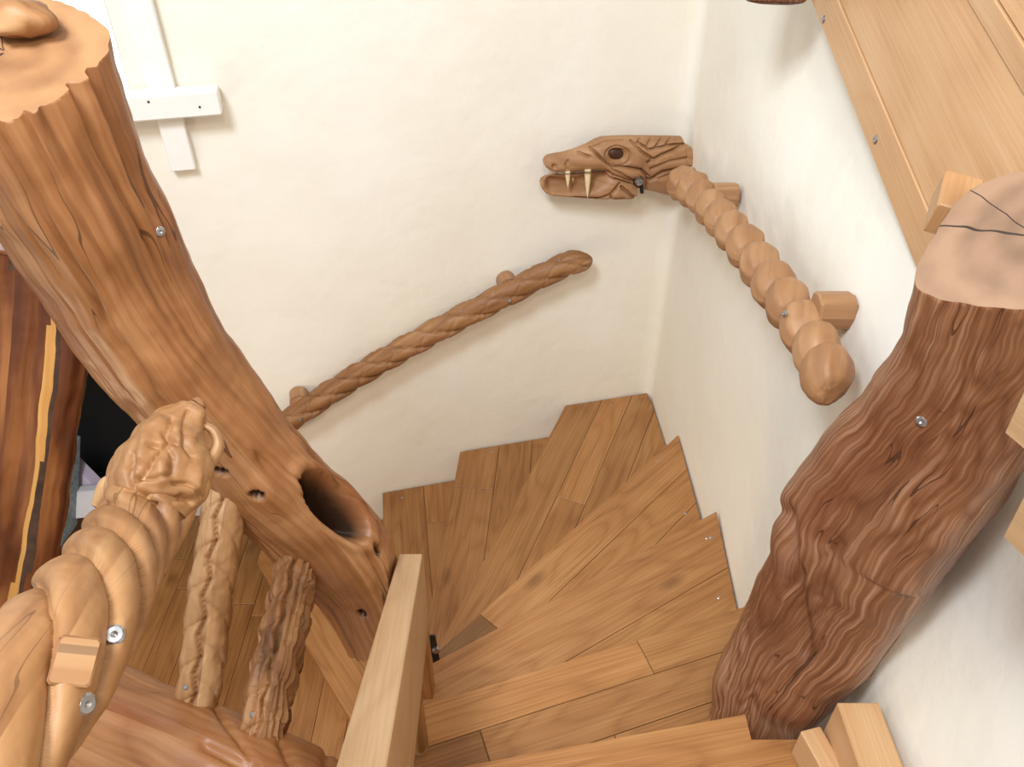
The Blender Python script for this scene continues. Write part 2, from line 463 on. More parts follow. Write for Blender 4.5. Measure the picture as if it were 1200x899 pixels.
def screw(parent, p, nrm, r=0.008, mat='steel', name='screw', h=0.003):
    """pan head with a cross recess"""
    nrm = Vector(nrm).normalized()
    t = nrm.orthogonal().normalized(); b = nrm.cross(t)
    n = 12; V, Fc = [], []
    for (rr, hh) in ((1.0, -h), (1.0, 0.2 * h), (0.75, h), (0.35, h * 1.05)):
        for j in range(n):
            a = 2 * math.pi * j / n
            V.append(Vector(p) + (t * math.cos(a) + b * math.sin(a)) * r * rr + nrm * hh)
    V.append(Vector(p) + nrm * h * 0.2)
    for k in range(3):
        for j in range(n):
            Fc.append((k * n + j, k * n + (j + 1) % n, (k + 1) * n + (j + 1) % n, (k + 1) * n + j))
    for j in range(n): Fc.append((3 * n + j, 3 * n + (j + 1) % n, 4 * n))
    o = mesh_obj(name, V, Fc, mat)
    part_of(o, parent)
    return o

# ------------------------------------------------------------------ walls
def wall_x(y):   # stair side of the right wall in plan
    return lerp_list([1.0, 1.45, 2.0, 2.65, 3.21], [0.735, 0.745, 0.770, 0.760, 0.722], y)
def back_y(x): return BACK_Y0 + BACK_K * x
CORNER = (0.722, back_y(0.722))
FLOOR_Z = -3.4
TOP_Z = 1.1

def wall_grid(name, plan, zs, outward, hole=None, amp=0.010, batter=None):
    """plan: list of (x,y); outward: unit normals away from the room; zs: heights; hole(i,k)->True to skip a cell"""
    V, Fc = [], []
    nz = len(zs)
    for i, (x, y) in enumerate(plan):
        for z in zs:
            d = amp * (0.5 + 0.5 * mfractal(Vector((x * 1.7, y * 1.7, z * 1.7)), 1.0, 2.0, 4))
            d = max(0.0, d)
            if batter: d += batter(z, y)
            V.append((x + outward[i][0] * d, y + outward[i][1] * d, z))
    for i in range(len(plan) - 1):
        for k in range(nz - 1):
            if hole and hole(plan[i], plan[i + 1], zs[k], zs[k + 1]): continue
            Fc.append((i * nz + k, i * nz + k + 1, (i + 1) * nz + k + 1, (i + 1) * nz + k))
    o = mesh_obj(name, V, Fc, 'plaster', smooth=True)
    sol = o.modifiers.new('thickness', 'SOLIDIFY'); sol.thickness = 0.2; sol.offset = 0
    o.modifiers.remove(sol)
    o['kind'] = 'structure'
    return o

def lin(a, b, step):
    n = max(1, int(round(abs(b - a) / step))); return [a + (b - a) * i / n for i in range(n + 1)]

nb = Vector((-BACK_K, 1.0)).normalized()
WIN = (-1.98, -1.30, -0.93, 0.45)        # window opening x0,x1,z0,z1
DOOR = (-3.2, -1.31, FLOOR_Z, -1.72)
xs = lin(-3.2, WIN[0], 0.06) + lin(WIN[0], WIN[1], 0.06)[1:] + [DOOR[1]][:0] + lin(WIN[1], 0.66, 0.04)[1:]
zsb = lin(-3.6, -1.72, 0.05) + lin(-1.72, -0.93, 0.05)[1:] + lin(-0.93, 0.45, 0.05)[1:] + lin(0.45, TOP_Z, 0.06)[1:]
def hole(p, q, z0, z1):
    xm = (p[0] + q[0]) / 2; zm = (z0 + z1) / 2
    return (WIN[0] < xm < WIN[1] and WIN[2] < zm < WIN[3]) or (xm < WIN[1] and zm < DOOR[3])
wall_grid('wall_back', [(x, back_y(x)) for x in xs], zsb, [(nb.x, nb.y)] * len(xs), hole)
# rounded corner + right wall
plan, outw = [], []
c0 = Vector((0.66, back_y(0.66))); c2 = Vector((wall_x(3.13), 3.13)); c1 = Vector((CORNER[0] + 0.012, CORNER[1] + 0.004))
for i in range(7):
    t = i / 6
    p = c0 * (1 - t) ** 2 + c1 * 2 * t * (1 - t) + c2 * t * t
    plan.append((p.x, p.y)); n = (nb * (1 - t) + Vector((1, 0)) * t).normalized(); outw.append((n.x, n.y))
for y in lin(3.13, 1.22, 0.04)[1:]:
    plan.append((wall_x(y), y)); outw.append((1, 0))
def sstep(t): t = max(0.0, min(1.0, t)); return t * t * (3 - 2 * t)
def lean(z, y): return 0.075 * sstep((z + 1.0) / 0.35) * sstep((2.9 - y) / 0.8)
wall_grid('wall_right', plan, lin(-3.6, TOP_Z, 0.05), outw, batter=lean)
# wall beside the landing, set back behind the big post, battered
def batter(z, y): return 0.125 * min(1, max(0, (z + 1.62) / 0.34))
planr = [(0.812, y) for y in lin(1.22, -1.2, 0.06)]
wall_grid('wall_landing', planr, lin(-2.6, TOP_Z, 0.05), [(1, 0)] * len(planr), amp=0.006, batter=batter)
def quad_struct(name, vs_, mat):
    o = mesh_obj(name, vs_, [tuple(range(len(vs_)))], mat); o['kind'] = 'structure'; return o
mesh_obj('wall_jog', [(0.738, 1.222, -3.6), (1.0, 1.222, -3.6), (1.0, 1.222, TOP_Z), (0.83, 1.222, TOP_Z), (0.83, 1.222, -0.66), (0.738, 1.222, -1.0)], [(0, 1, 2, 3, 4, 5)], 'plaster')['kind'] = 'structure'
# window reveal in the thick wall
x0, x1, z0, z1 = WIN
def bw(x, d): return (x + nb.x * d, back_y(x) + nb.y * d)
RV = []
for d in (0.0, 0.3):
    for (x, z) in ((x0, z0), (x1, z0), (x1, z1), (x0, z1)):
        q = bw(x, d); RV.append((q[0], q[1], z))
mesh_obj('trim_1', RV, [(0, 1, 5, 4), (1, 2, 6, 5), (2, 3, 7, 6), (3, 0, 4, 7)], 'plaster')['kind'] = 'structure'
# alcove of the lower room behind the doorway, its unlit darkness put in as near-black wall colour
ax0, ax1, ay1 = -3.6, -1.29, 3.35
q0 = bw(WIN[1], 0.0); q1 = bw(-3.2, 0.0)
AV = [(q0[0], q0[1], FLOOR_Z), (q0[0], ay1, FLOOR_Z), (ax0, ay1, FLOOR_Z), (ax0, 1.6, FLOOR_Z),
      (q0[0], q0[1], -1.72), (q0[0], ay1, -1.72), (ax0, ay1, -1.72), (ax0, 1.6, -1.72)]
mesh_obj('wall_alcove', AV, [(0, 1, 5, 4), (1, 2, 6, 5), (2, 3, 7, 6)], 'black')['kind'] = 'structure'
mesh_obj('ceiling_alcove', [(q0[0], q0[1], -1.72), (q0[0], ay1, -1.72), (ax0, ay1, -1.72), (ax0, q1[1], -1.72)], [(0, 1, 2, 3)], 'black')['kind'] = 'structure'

# ------------------------------------------------------------------ plan-view clipping for planks
def clip(poly, p, n):
    """keep the side of the line through p where (q-p).n >= 0"""
    out = []
    for i in range(len(poly)):
        a, b = poly[i], poly[(i + 1) % len(poly)]
        da = (a - p).dot(n); db = (b - p).dot(n)
        if da >= 0: out.append(a)
        if (da >= 0) != (db >= 0): out.append(a + (b - a) * (da / (da - db)))
    return out

def inset(poly, d):
    m = len(poly); c = sum(poly, Vector((0, 0))) / m
    res = poly[:]
    area = sum(poly[i].x * poly[(i + 1) % m].y - poly[(i + 1) % m].x * poly[i].y for i in range(m))
    s = 1 if area > 0 else -1
    for i in range(m):
        a, b = poly[i], poly[(i + 1) % m]
        e = b - a
        if e.length < 1e-6: continue
        nrm = Vector((-e.y, e.x)).normalized() * s
        res = clip(res, a + nrm * d, nrm)
        if len(res) < 3: return []
    return res

def clean(poly):
    out = []
    for p in poly:
        if not out or (p - out[-1]).length > 1e-4: out.append(p)
    if len(out) > 1 and (out[0] - out[-1]).length < 1e-4: out.pop()
    return out

def slab(name, poly, ztop, thick, gdir, mat, parent=None, bev=0.0015, color=None):
    poly = clean(poly)
    if len(poly) < 3: return None
    m = len(poly)
    area = sum(poly[i].x * poly[(i + 1) % m].y - poly[(i + 1) % m].x * poly[i].y for i in range(m)) / 2
    if abs(area) < 2e-4: return None
    if area < 0: poly = poly[::-1]
    c = sum(poly, Vector((0, 0))) / m
    top = []
    for p in poly:
        d = c - p; top.append(p + d.normalized() * min(bev * 1.5, d.length * 0.3))
    V = [(p.x, p.y, ztop - thick) for p in poly] + [(p.x, p.y, ztop - bev) for p in poly] + [(p.x, p.y, ztop) for p in top]
    Fc, UV = [tuple(reversed(range(m)))], []
    g = Vector(gdir).normalized(); h = Vector((-g.y, g.x))
    P2 = poly + poly + top
    def uvp(i): return (P2[i].dot(g), P2[i].dot(h))
    UV += [uvp(i) for i in reversed(range(m))]
    for r in (0, 1):
        for i in range(m):
            j = (i + 1) % m
            Fc.append((r * m + i, r * m + j, (r + 1) * m + j, (r + 1) * m + i))
            a, b = uvp(r * m + i), uvp(r * m + j)
            if r == 0: UV += [a, b, (b[0], b[1] + 0.03), (a[0], a[1] + 0.03)]
            else: UV += [a, b, uvp(2 * m + j), uvp(2 * m + i)]
    Fc.append(tuple(2 * m + i for i in range(m))); UV += [uvp(2 * m + i) for i in range(m)]
    return mesh_obj(name, V, Fc, mat, parent, UV, color=color)

# ------------------------------------------------------------------ winding staircase
random.seed(4)
RISE = 0.2
def zt(k): return -2.0 - RISE * (k - 1)
V2 = lambda p: Vector((p[0], p[1]))
nos = {  # nosing line in plan: inner point, wall point
    -1: (Vector((-0.35, 0.47)), Vector((0.80, 0.55))),
    0: (V2(on_z(540, 899, zt(0))), V2(on_z(870, 838, zt(0)))),
    1: (V2(on_z(477, 833, zt(1))), V2(on_z(883, 708, zt(1)))),
    2: (V2(on_z(512, 775, zt(2))), V2(on_z(841, 599, zt(2)))),
    3: (V2(on_z(512, 765, zt(3))), V2(on_z(796, 509, zt(3)))),
    4: (V2(on_z(512, 762, zt(4))), V2(on_z(668, 465, zt(4)))),
    5: (V2(on_z(500, 735, zt(5))), V2(on_z(540, 525, zt(5)))),
    6: (V2(on_z(452, 740, zt(6))), V2(on_z(448, 578, zt(6)))),
    7: (Vector((-0.46, 1.42)), V2(on_z(305, 668, zt(7)))),
}
area_poly = [Vector((-0.30, 0.3)), Vector((0.805, 0.3)), Vector((0.805, 1.2)), Vector((wall_x(1.22) - 0.004, 1.23))]
for y in (1.45, 1.7, 2.0, 2.3, 2.65, 2.95, 3.13): area_poly.append(Vector((wall_x(y) - 0.004, y)))
area_poly.append(Vector((CORNER[0] - 0.012, CORNER[1] - 0.010)))
for x in (0.3, -0.3, -1.0, -1.3): area_poly.append(Vector((x, back_y(x) - 0.004)))
area_poly += [Vector((-1.3, 1.0)), Vector((-0.30, 1.0))]

def halfplane_poly(poly, A, B, side, off=0.0):
    d = (B - A).normalized(); left = Vector((-d.y, d.x))
    n = left if side == 'left' else -left
    return clip(poly, A + left * off, n)

def rightwall_strip(y0, y1):
    pass

stairs = empty('winding_staircase', (0.2, 2.0, FLOOR_Z))
tag(stairs, 'winding oak staircase with wedge-shaped plank treads between white plaster walls', 'staircase')
convex_bits = area_poly
tread_spec = {   # strips: (width, [joint distance from inner end]), tones per plank
    0: [(0.30, []), (0.2, [])],
    1: [(0.115, [0.68]), (0.125, [0.17]), (0.3, [0.5])],
    2: [(0.215, []), (0.16, []), (0.3, [])],
    3: [(0.150, [0.21]), (0.135, []), (0.135, []), (0.3, [])],
    4: [(0.165, []), (0.135, [0.9]), (0.135, []), (0.135, []), (0.3, [])],
    5: [(0.20, [0.80]), (0.17, []), (0.17, []), (0.3, [])],
    6: [(0.215, []), (0.17, [0.6]), (0.3, [])],
    7: [(0.16, []), (0.14, [0.55]), (0.14, []), (0.14, []), (0.3, [])],
}
tones = {(1, 0, 0): 1.12, (1, 1, 0): 0.72, (3, 0, 0): 0.55, (1, 0, 1): 0.98, (2, 0, 0): 0.98, (0, 0, 0): 1.05, (5, 0, 1): 0.88, (4, 0, 0): 0.86, (3, 0, 1): 1.02, (1, 1, 1): 0.94}
WALLCLIP = []
def plan_convex(k):
    """area of tread k: stair area is walked through convex clipping, good enough for each wedge"""
    return area_poly[:]

tread_objs = {}
for k in range(0, 8):
    A, B = nos[k]; A0, B0 = nos[k - 1]
    poly = area_poly[:]
    poly = halfplane_poly(poly, A, B, 'right')
    poly = halfplane_poly(poly, A0, B0, 'left', -0.045)
    if k <= 3:
        poly = clip(poly, Vector((-0.285, 0)), Vector((1, 0)))
    elif k == 4:
        poly = clip(poly, Vector((-0.30, 1.50)), Vector((0.3, 1)).normalized())
    else:
        poly = clip(poly, Vector((-0.34, 1.46)), Vector((-0.3, 1)).normalized())
    if k == 0:   # notch for the post
        poly = clip(poly, Vector((0.555, 0.987)), Vector((-0.87, -0.5)).normalized()) if False else poly
    z = zt(k)
    d = (B - A).normalized(); left = Vector((-d.y, d.x))
    if k == 0: base_poly = clip(poly, Vector((0.562, 0)), Vector((-1, 0)))
    else: base_poly = poly
    base = slab('tread', inset(clean(base_poly), 0.012), z - 0.016, 0.020, (d.x, d.y), 'oak', None)
    part_of(base, stairs); tread_objs[k] = base
    off = 0.0; si = 0
    for (wd, joints) in tread_spec[k]:
        strip = halfplane_poly(poly, A, B, 'right', -off)
        strip = halfplane_poly(strip, A, B, 'left', -(off + wd))
        cuts = [-9.0] + joints + [9.0]
        for ci in range(len(cuts) - 1):
            pc = clip(strip, A + d * cuts[ci], d) if strip else []
            pc = clip(pc, A + d * cuts[ci + 1], -d) if pc else []
            pc = clean(pc)
            if len(pc) < 3: continue
            pc = inset(pc, 0.0009)
            t = tones.get((k, si, ci), random.uniform(0.86, 1.04))
            o = slab('plank', pc, z, 0.0155, (d.x, d.y), 'oak', None, color=(t, t * random.uniform(0.97, 1.0), t * random.uniform(0.93, 1.0)))
            if o: o.parent = base
            if k == 0 and o:      # the front plank is cut back around the foot of the big post
                lf = clip(pc, Vector((0.562, 0)), Vector((-1, 0))); rt = clip(clip(pc, Vector((0.562, 0)), Vector((1, 0))), Vector((0, 0.925)), Vector((0, -1)))
                bm = bmesh.new(); col_ = tuple(o.color)
                for q in (lf, rt):
                    if len(clean(q)) < 3: continue
                    tmp = slab('tmp', q, z, 0.0155, (d.x, d.y), 'oak', None, bev=0.0)
                    if tmp is None: continue
                    bm.from_mesh(tmp.data); bpy.data.objects.remove(tmp)
                bm.to_mesh(o.data); bm.free(); o.color = col_
        off += wd; si += 1
    # riser board below the nosing
    ra = A - left * 0.03 + d * 0.02; rb = B - left * 0.03 - d * 0.03
    zr0, zr1 = z - 0.037, z - RISE + 0.001
    rV, rF, rU = box_uv_faces(Vector(((ra.x + rb.x) / 2, (ra.y + rb.y) / 2, (zr0 + zr1) / 2)), (d.x, d.y, 0), (left.x, left.y, 0), (0, 0, 1), (rb - ra).length / 2, 0.009, (zr0 - zr1) / 2, 0.0)
    part_of(mesh_obj('riser', rV, rF, 'oak', None, rU), stairs)
for (k, u, v) in ((1, 487, 849), (2, 828, 631), (2, 842, 701), (3, 803, 602), (4, 717, 476), (5, 577, 530), (6, 471, 584), (2, 833, 630), (3, 771, 541)):
    p = on_z(u, v, zt(k))
    s = screw(tread_objs[k], p, (0, 0, 1), 0.006, 'steel', 'screw', 0.0012)
    s.parent = tread_objs[k]; s.matrix_parent_inverse = Matrix()

# ------------------------------------------------------------------ lower floor of planks
fl = mesh_obj('floor', [(-3.6, -0.5, FLOOR_Z - 0.016), (0.8, -0.5, FLOOR_Z - 0.016), (0.8, 3.4, FLOOR_Z - 0.016), (-3.6, 3.4, FLOOR_Z - 0.016)], [(0, 1, 2, 3)], 'oak_floor', None, [(0, 0), (4, 0), (4, 4), (0, 4)])
fl['kind'] = 'structure'
random.seed(9)
xw = -3.5; ci = 0
while xw < -0.2:
    w = 0.145
    ys = [0.7 + random.uniform(-0.4, 0.1)]
    while ys[-1] < 3.3: ys.append(min(3.35, ys[-1] + random.uniform(0.7, 1.3)))
    for a, b in zip(ys[:-1], ys[1:]):
        if b - a < 0.05: continue
        t = random.uniform(0.82, 1.08)
        sl = slab('plank', inset([Vector((xw, a)), Vector((xw + w, a)), Vector((xw + w, b)), Vector((xw, b))], 0.0012), FLOOR_Z, 0.015, (0, 1), 'oak_floor', None, color=(t, t * 0.99, t * 0.97))
        sl.parent = fl
    xw += w; ci += 1

# ------------------------------------------------------------------ landing (upper floor where the photographer stands)
ld = mesh_obj('floor_landing', [(-1.6, -1.2, -1.8), (0.80, -1.2, -1.8), (0.80, 0.5, -1.8), (-1.6, 0.5, -1.8), (-1.6, -1.2, -1.617), (0.80, -1.2, -1.617), (0.80, 0.5, -1.617), (-1.6, 0.5, -1.617)],
              [(3, 2, 1, 0), (4, 5, 6, 7), (0, 1, 5, 4), (1, 2, 6, 5), (2, 3, 7, 6), (3, 0, 4, 7)], 'oak_floor', None, [(0, 0)] * 24)
ld['kind'] = 'structure'
yy = -1.2
while yy < 0.49:
    w = min(0.145, 0.5 - yy)
    cutx = random.uniform(-0.9, 0.3)
    for a, b in ((-1.6, cutx), (cutx, 0.795)):
        sl = slab('plank', inset([Vector((a, yy)), Vector((b, yy)), Vector((b, yy + w)), Vector((a, yy + w))], 0.0012), -1.6, 0.016, (1, 0), 'oak_floor')
        sl.parent = ld
    yy += w

# ------------------------------------------------------------------ shared carving helpers
def remat(o, fn):
    me = o.data
    for p in me.polygons:
        c = p.center; u, v, d = px(c)
        facing = p.normal.dot(-Vector(c).normalized())
        k = fn(u, v, c, facing)
        if k is not None: p.material_index = k

def saw_plane(o, P, n, slot=None):
    """cut everything beyond the plane (P, n) off and close the cut with end grain"""
    bm = bmesh.new(); bm.from_mesh(o.data)
    uvl = bm.loops.layers.uv.active
    res = bmesh.ops.bisect_plane(bm, geom=bm.verts[:] + bm.edges[:] + bm.faces[:], plane_co=P, plane_no=n, clear_outer=True, dist=1e-5)
    edges = [e for e in res['geom_cut'] if isinstance(e, bmesh.types.BMEdge) and e.is_boundary]
    fill = bmesh.ops.triangle_fill(bm, use_beauty=True, edges=edges, normal=n)
    faces = [f for f in fill['geom'] if isinstance(f, bmesh.types.BMFace)]
    if faces:
        c = sum((f.calc_center_median() * f.calc_area() for f in faces), Vector()) / max(1e-9, sum(f.calc_area() for f in faces))
        e1 = Vector((0.9, -0.4, 0)); e1 = (e1 - n * e1.dot(n)).normalized(); e2 = n.cross(e1)
        for f in faces:
            f.smooth = False
            if slot is not None: f.material_index = slot
            if f.normal.dot(n) < 0: f.normal_flip()
            for l in f.loops:
                d = l.vert.co - c; l[uvl].uv = (d.dot(e1), d.dot(e2))
    bm.to_mesh(o.data); bm.free(); o.data.update()

def saw_cut(o, a, b, c, towards, slot=1):
    n = (b - a).cross(c - a).normalized()
    if n.dot(towards) < 0: n = -n
    saw_plane(o, a, n, slot)

def root_for(name, p, label, cat, group=None):
    e = empty(name, p); tag(e, label, cat, group); return e

def surf(o, u, v, sink=0.0):
    me = o.data
    t = BVHTree.FromPolygons([q.co for q in me.vertices], [tuple(p.vertices) for p in me.polygons])
    loc, nrm, _, _ = t.ray_cast(Vector((0, 0, 0)), ray(u, v).normalized())
    if nrm.dot(ray(u, v)) > 0: nrm = -nrm
    return loc - nrm * sink, nrm
def screw_on(o, root, u, v, r=.008, name='screw', h=.003, mat='steel'):
    p, n = surf(o, u, v, -0.0005)
    n = (n - ray(u, v).normalized() * 0.8).normalized()
    return screw(root, p, n, r, mat, name, h)
def fbm(p, s, o=4): return mfractal(Vector(p) * s, 1.0, 2.0, o)

# ------------------------------------------------------------------ leaning tree-trunk post (left)
tr_px = [(-45, -70, 1.13, .290), (3, 60, 1.19, .284), (50, 164, 1.27, .280), (140, 330, 1.47, .264), (190, 410, 1.57, .258), (238, 473, 1.67, .254),
         (295, 541, 1.78, .248), (348, 594, 1.87, .246), (392, 638, 1.95, .246), (426, 684, 2.02, .238), (456, 742, 2.08, .225)]
tr_pts = [at(u, v, d) for (u, v, d, w) in tr_px]
tpath, tw = catmull(tr_pts, 270, [t[3] for t in tr_px])
def trunk_r(s, th, t):
    hw = lerp_list(np.linspace(0, 1, len(tw)), tw, t) / 2
    r = superell(th + 0.5, 2.7) / ext(2.7, 0.5)
    r *= 1 + 0.035 * math.sin(3 * th + s * 2.0)
    return (hw * 0.94 * r * math.cos(th), hw * 1.0 * r * math.sin(th))
def in_ell(u, v, cu, cv, ang, a, b):
    du, dv = u - cu, v - cv
    e1 = du * math.cos(ang) + dv * math.sin(ang); e2 = -du * math.sin(ang) + dv * math.cos(ang)
    return (e1 / a) ** 2 + (e2 / b) ** 2
HOLES = [(391, 594, 0.84, 54, 22, 0.10), (257, 555, 0.1, 12, 4.5, 0.03), (301, 580, 0.1, 10, 4.5, 0.03), (424, 722, 0.7, 7, 5, 0.02), (439, 645, 0.9, 10, 4, 0.015)]
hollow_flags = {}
def trunk_disp(p, s, th):
    d = 0.010 * fbm(p, 5.0) + 0.0035 * mnoise(Vector((s * 3.0, math.cos(th) * 9, math.sin(th) * 9)))
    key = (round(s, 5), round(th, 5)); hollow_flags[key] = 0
    cr = mnoise(Vector((s * 2.2, th * 7.0, 3.0)))          # long drying cracks
    if cr > 0.30: d -= 0.012 * min(1, (cr - 0.30) / 0.12)
    if math.cos(th) > -0.2:
        u, v, _ = px(p)
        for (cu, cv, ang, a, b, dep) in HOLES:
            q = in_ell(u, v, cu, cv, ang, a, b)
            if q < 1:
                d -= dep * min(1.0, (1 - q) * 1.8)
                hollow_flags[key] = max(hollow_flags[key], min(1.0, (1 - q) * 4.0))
            elif q < 2.2 and a > 30: d += 0.010 * math.exp(-((q - 1.35) / 0.4) ** 2)
    return d
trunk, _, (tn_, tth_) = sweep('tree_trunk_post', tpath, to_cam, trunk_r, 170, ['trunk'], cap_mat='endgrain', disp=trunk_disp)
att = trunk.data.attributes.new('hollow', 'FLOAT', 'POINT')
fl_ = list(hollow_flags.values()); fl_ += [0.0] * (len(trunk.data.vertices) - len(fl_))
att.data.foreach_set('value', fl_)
saw_cut(trunk, at(0, 118, 1.14), at(105, 116, 1.16), at(80, -70, 1.36), Vector((-0.2, 0, 1)))
saw_plane(trunk, Vector((-0.306, 1.3, -1.7)), Vector((1, 0.0, 0)), 0)
tag(trunk, 'leaning reddish tree-trunk post with an oval hollow near its foot', 'post')
screw_on(trunk, trunk, 187, 272, 0.010)
bc = at(22, 22, 1.20); bV, bF = [], []
for i in range(13):
    for j in range(24):
        a, b = math.pi * i / 12, 2 * math.pi * j / 24
        q = Vector((0.050 * math.sin(a) * math.cos(b), 0.050 * math.sin(a) * math.sin(b), 0.028 * math.cos(a)))
        bV.append(bc + q * (1 + 0.35 * fbm(bc + q, 22.0)))
for i in range(12):
    for j in range(24): bF.append((i * 24 + j, i * 24 + (j + 1) % 24, (i + 1) * 24 + (j + 1) % 24, (i + 1) * 24 + j))
bl = mesh_obj('burl', bV, bF, 'carved_rough', None, [(0.0, 0.0)] * (4 * len(bF)), smooth=True)
for p in bl.data.polygons:
    for li in p.loop_indices: bl.data.uv_layers[0].data[li].uv = tuple((bl.data.vertices[bl.data.loops[li].vertex_index].co - bc).xy)
part_of(bl, trunk)

# ------------------------------------------------------------------ big hewn post (right)
po_px = [(884, 852, 2.05, .235), (905, 806, 1.98, .270), (930, 770, 1.90, .290), (953, 740, 1.84, .305), (975, 702, 1.78, .318), (990, 672, 1.73, .322), (1005, 640, 1.67, .345), (1020, 612, 1.63, .352),
         (1060, 560, 1.53, .332), (1110, 496, 1.41, .294), (1156, 425, 1.28, .274), (1198, 330, 1.16, .272), (1250, 200, 1.04, .272)]
po_pts = [at(u, v, d) for (u, v, d, w) in po_px]
ppath, pw = catmull(po_pts, 240, [t[3] for t in po_px])
def post_r(s, th, t):
    hw = lerp_list(np.linspace(0, 1, len(pw)), pw, t) / 2
    r = superell(th + 0.12, 3.6) / ext(3.6, 0.12)
    return (hw * 0.78 * r * math.cos(th), hw * 0.98 * r * math.sin(th))
def post_disp(p, s, th):
    d = 0.009 * fbm(p, 4.5)
    w = 0.35 * mnoise(Vector(p) * 4.0)
    d += 0.0008 * math.sin((th * 20 + w * 8))
    u, v, _ = px(p)
    if math.cos(th) > 0:
        # split / fold at the waist
        for (x0_, y0_, x1_, y1_, wd, dep) in ((918, 600, 945, 768, 9, 0.022), (918, 690, 985, 640, 7, 0.010), (1195, 380, 1165, 450, 3, 0.01), (975, 640, 960, 700, 3.5, 0.010), (840, 830, 880, 740, 5, 0.006)):
            ex, ey = x1_ - x0_, y1_ - y0_
            tt = max(0, min(1, ((u - x0_) * ex + (v - y0_) * ey) / (ex * ex + ey * ey)))
            dist = math.hypot(u - x0_ - ex * tt, v - y0_ - ey * tt)
            d -= dep * math.exp(-(dist / wd) ** 2)
    return d
post, _, _ = sweep('hewn_post', ppath, to_cam, post_r, 170, ['post'], cap_mat='endgrain_grey', disp=post_disp)
saw_cut(post, at(1088, 343, 1.17), at(1205, 403, 1.05), at(1150, 196, 1.215), Vector((0, 0, 1)))
saw_plane(post, Vector((0, 0, -1.998)), Vector((0, 0, -1)), 1)
tag(post, 'massive dark hewn timber post with wavy weathered grain and sawn ringed top', 'post')
screw_on(post, post, 1080, 494, 0.010)

# ------------------------------------------------------------------ string board, newel stub, bracket on the inner side of the stair
def hexa(name, c8, mat, parent=None, bev=0.0, color=None):
    """c8: near-section 4 corners then far-section 4 corners, same winding"""
    V = [Vector(c) for c in c8]
    Fc = [(0, 1, 2, 3), (7, 6, 5, 4), (0, 4, 5, 1), (1, 5, 6, 2), (2, 6, 7, 3), (3, 7, 4, 0)]
    ax = (sum(V[4:], Vector()) - sum(V[:4], Vector())).normalized()
    o1 = (V[1] - V[0]); o1 = (o1 - ax * o1.dot(ax)).normalized(); o2 = ax.cross(o1)
    UV = []
    for f in Fc:
        for i in f:
            UV.append((V[i].dot(ax), V[i].dot(o1) + V[i].dot(o2)))
    o = mesh_obj(name, V, Fc, mat, parent, UV, color=color)
    if bev:
        b = o.modifiers.new('bevel', 'BEVEL'); b.width = bev; b.segments = 2
    return o
string = hexa('string_board', [(-0.268, 0.35, -1.10), (-0.183, 0.35, -1.10), (-0.183, 0.35, -1.45), (-0.268, 0.35, -1.45),
                               (-0.300, 1.352, -1.648), (-0.237, 1.352, -1.648), (-0.237, 1.345, -1.925), (-0.300, 1.345, -1.925)], 'pale', bev=0.004)
tag(string, 'pale squared timber rail sloping down beside the inner ends of the treads', 'rail')
screw(string, Vector((-0.282, 1.10, -1.5155)), (0, 0.4, 1), 0.010, 'black_steel', 'plug')
newel = timber('newel_stub', (-0.262, 1.283, -2.199), (-0.262, 1.283, -1.90), 0.052, 0.060, up=(0, 1, 0), mat='oak', bev=0.004, color=(1.0, .93, .86))
tag(newel, 'short square oak newel under the far end of the pale rail', 'newel')
pg, _, _ = sweep('peg', [Vector((-0.236, 1.01, -1.998 + 0.24 * i / 10)) for i in range(11)], (0, -1, 0), lambda s, th, t: (0.026 * math.cos(th), 0.020 * math.sin(th)), 20, 'oak', capdome=0.012)
part_of(pg, string)
brk = root_for('steel_bracket', Vector((-0.235, 1.42, -2.38)), 'small black steel bracket with bolt at the newel end of the winders', 'bracket')
bp_ = timber('plate', (-0.233, 1.40, -2.375), (-0.245, 1.40, -2.09), 0.022, 0.006, up=(0, 1, 0), mat='black_steel', bev=0.001); part_of(bp_, brk)
screw(brk, Vector((-0.236, 1.394, -2.16)), (0.2, -1, 0.5), 0.012, 'steel', 'bolt', 0.008)

# ------------------------------------------------------------------ log at the landing edge
lg = [Vector((-1.56, 1.135, -1.68)), Vector((-1.2, 1.000, -1.677)), Vector((-0.95, 0.905, -1.673)), Vector((-0.70, 0.812, -1.675)), Vector((-0.50, 0.738, -1.69)), Vector((-0.318, 0.668, -1.71))]
lpath = catmull(lg, 130)
def log_r(s, th, t):
    r = superell(th + 0.78, 3.0); k = 1 - 0.22 * max(0, (t - 0.86) / 0.14)
    return (0.100 * r * k * math.cos(th), 0.118 * r * k * math.sin(th))
def log_disp(p, s, th):
    d = 0.007 * fbm(p, 6.0)
    u, v, _ = px(p)
    for (x0_, y0_, x1_, y1_, wd, dep) in ((248, 822, 300, 899, 3, 0.012), (240, 875, 300, 905, 6, 0.02), (330, 870, 345, 905, 5, 0.014), (385, 880, 380, 905, 5, 0.01)):
        ex, ey = x1_ - x0_, y1_ - y0_
        tt = max(0, min(1, ((u - x0_) * ex + (v - y0_) * ey) / (ex * ex + ey * ey)))
        d -= dep * math.exp(-(math.hypot(u - x0_ - ex * tt, v - y0_ - ey * tt) / wd) ** 2)
    return d
logo, _, _ = sweep('landing_edge_log', lpath, (0, 0, 1), log_r, 110, ['trunk'], cap_mat='endgrain', disp=log_disp, color=(1.0, .95, .9))
tag(logo, 'cracked brown log along the landing edge carrying the carved balusters', 'beam')

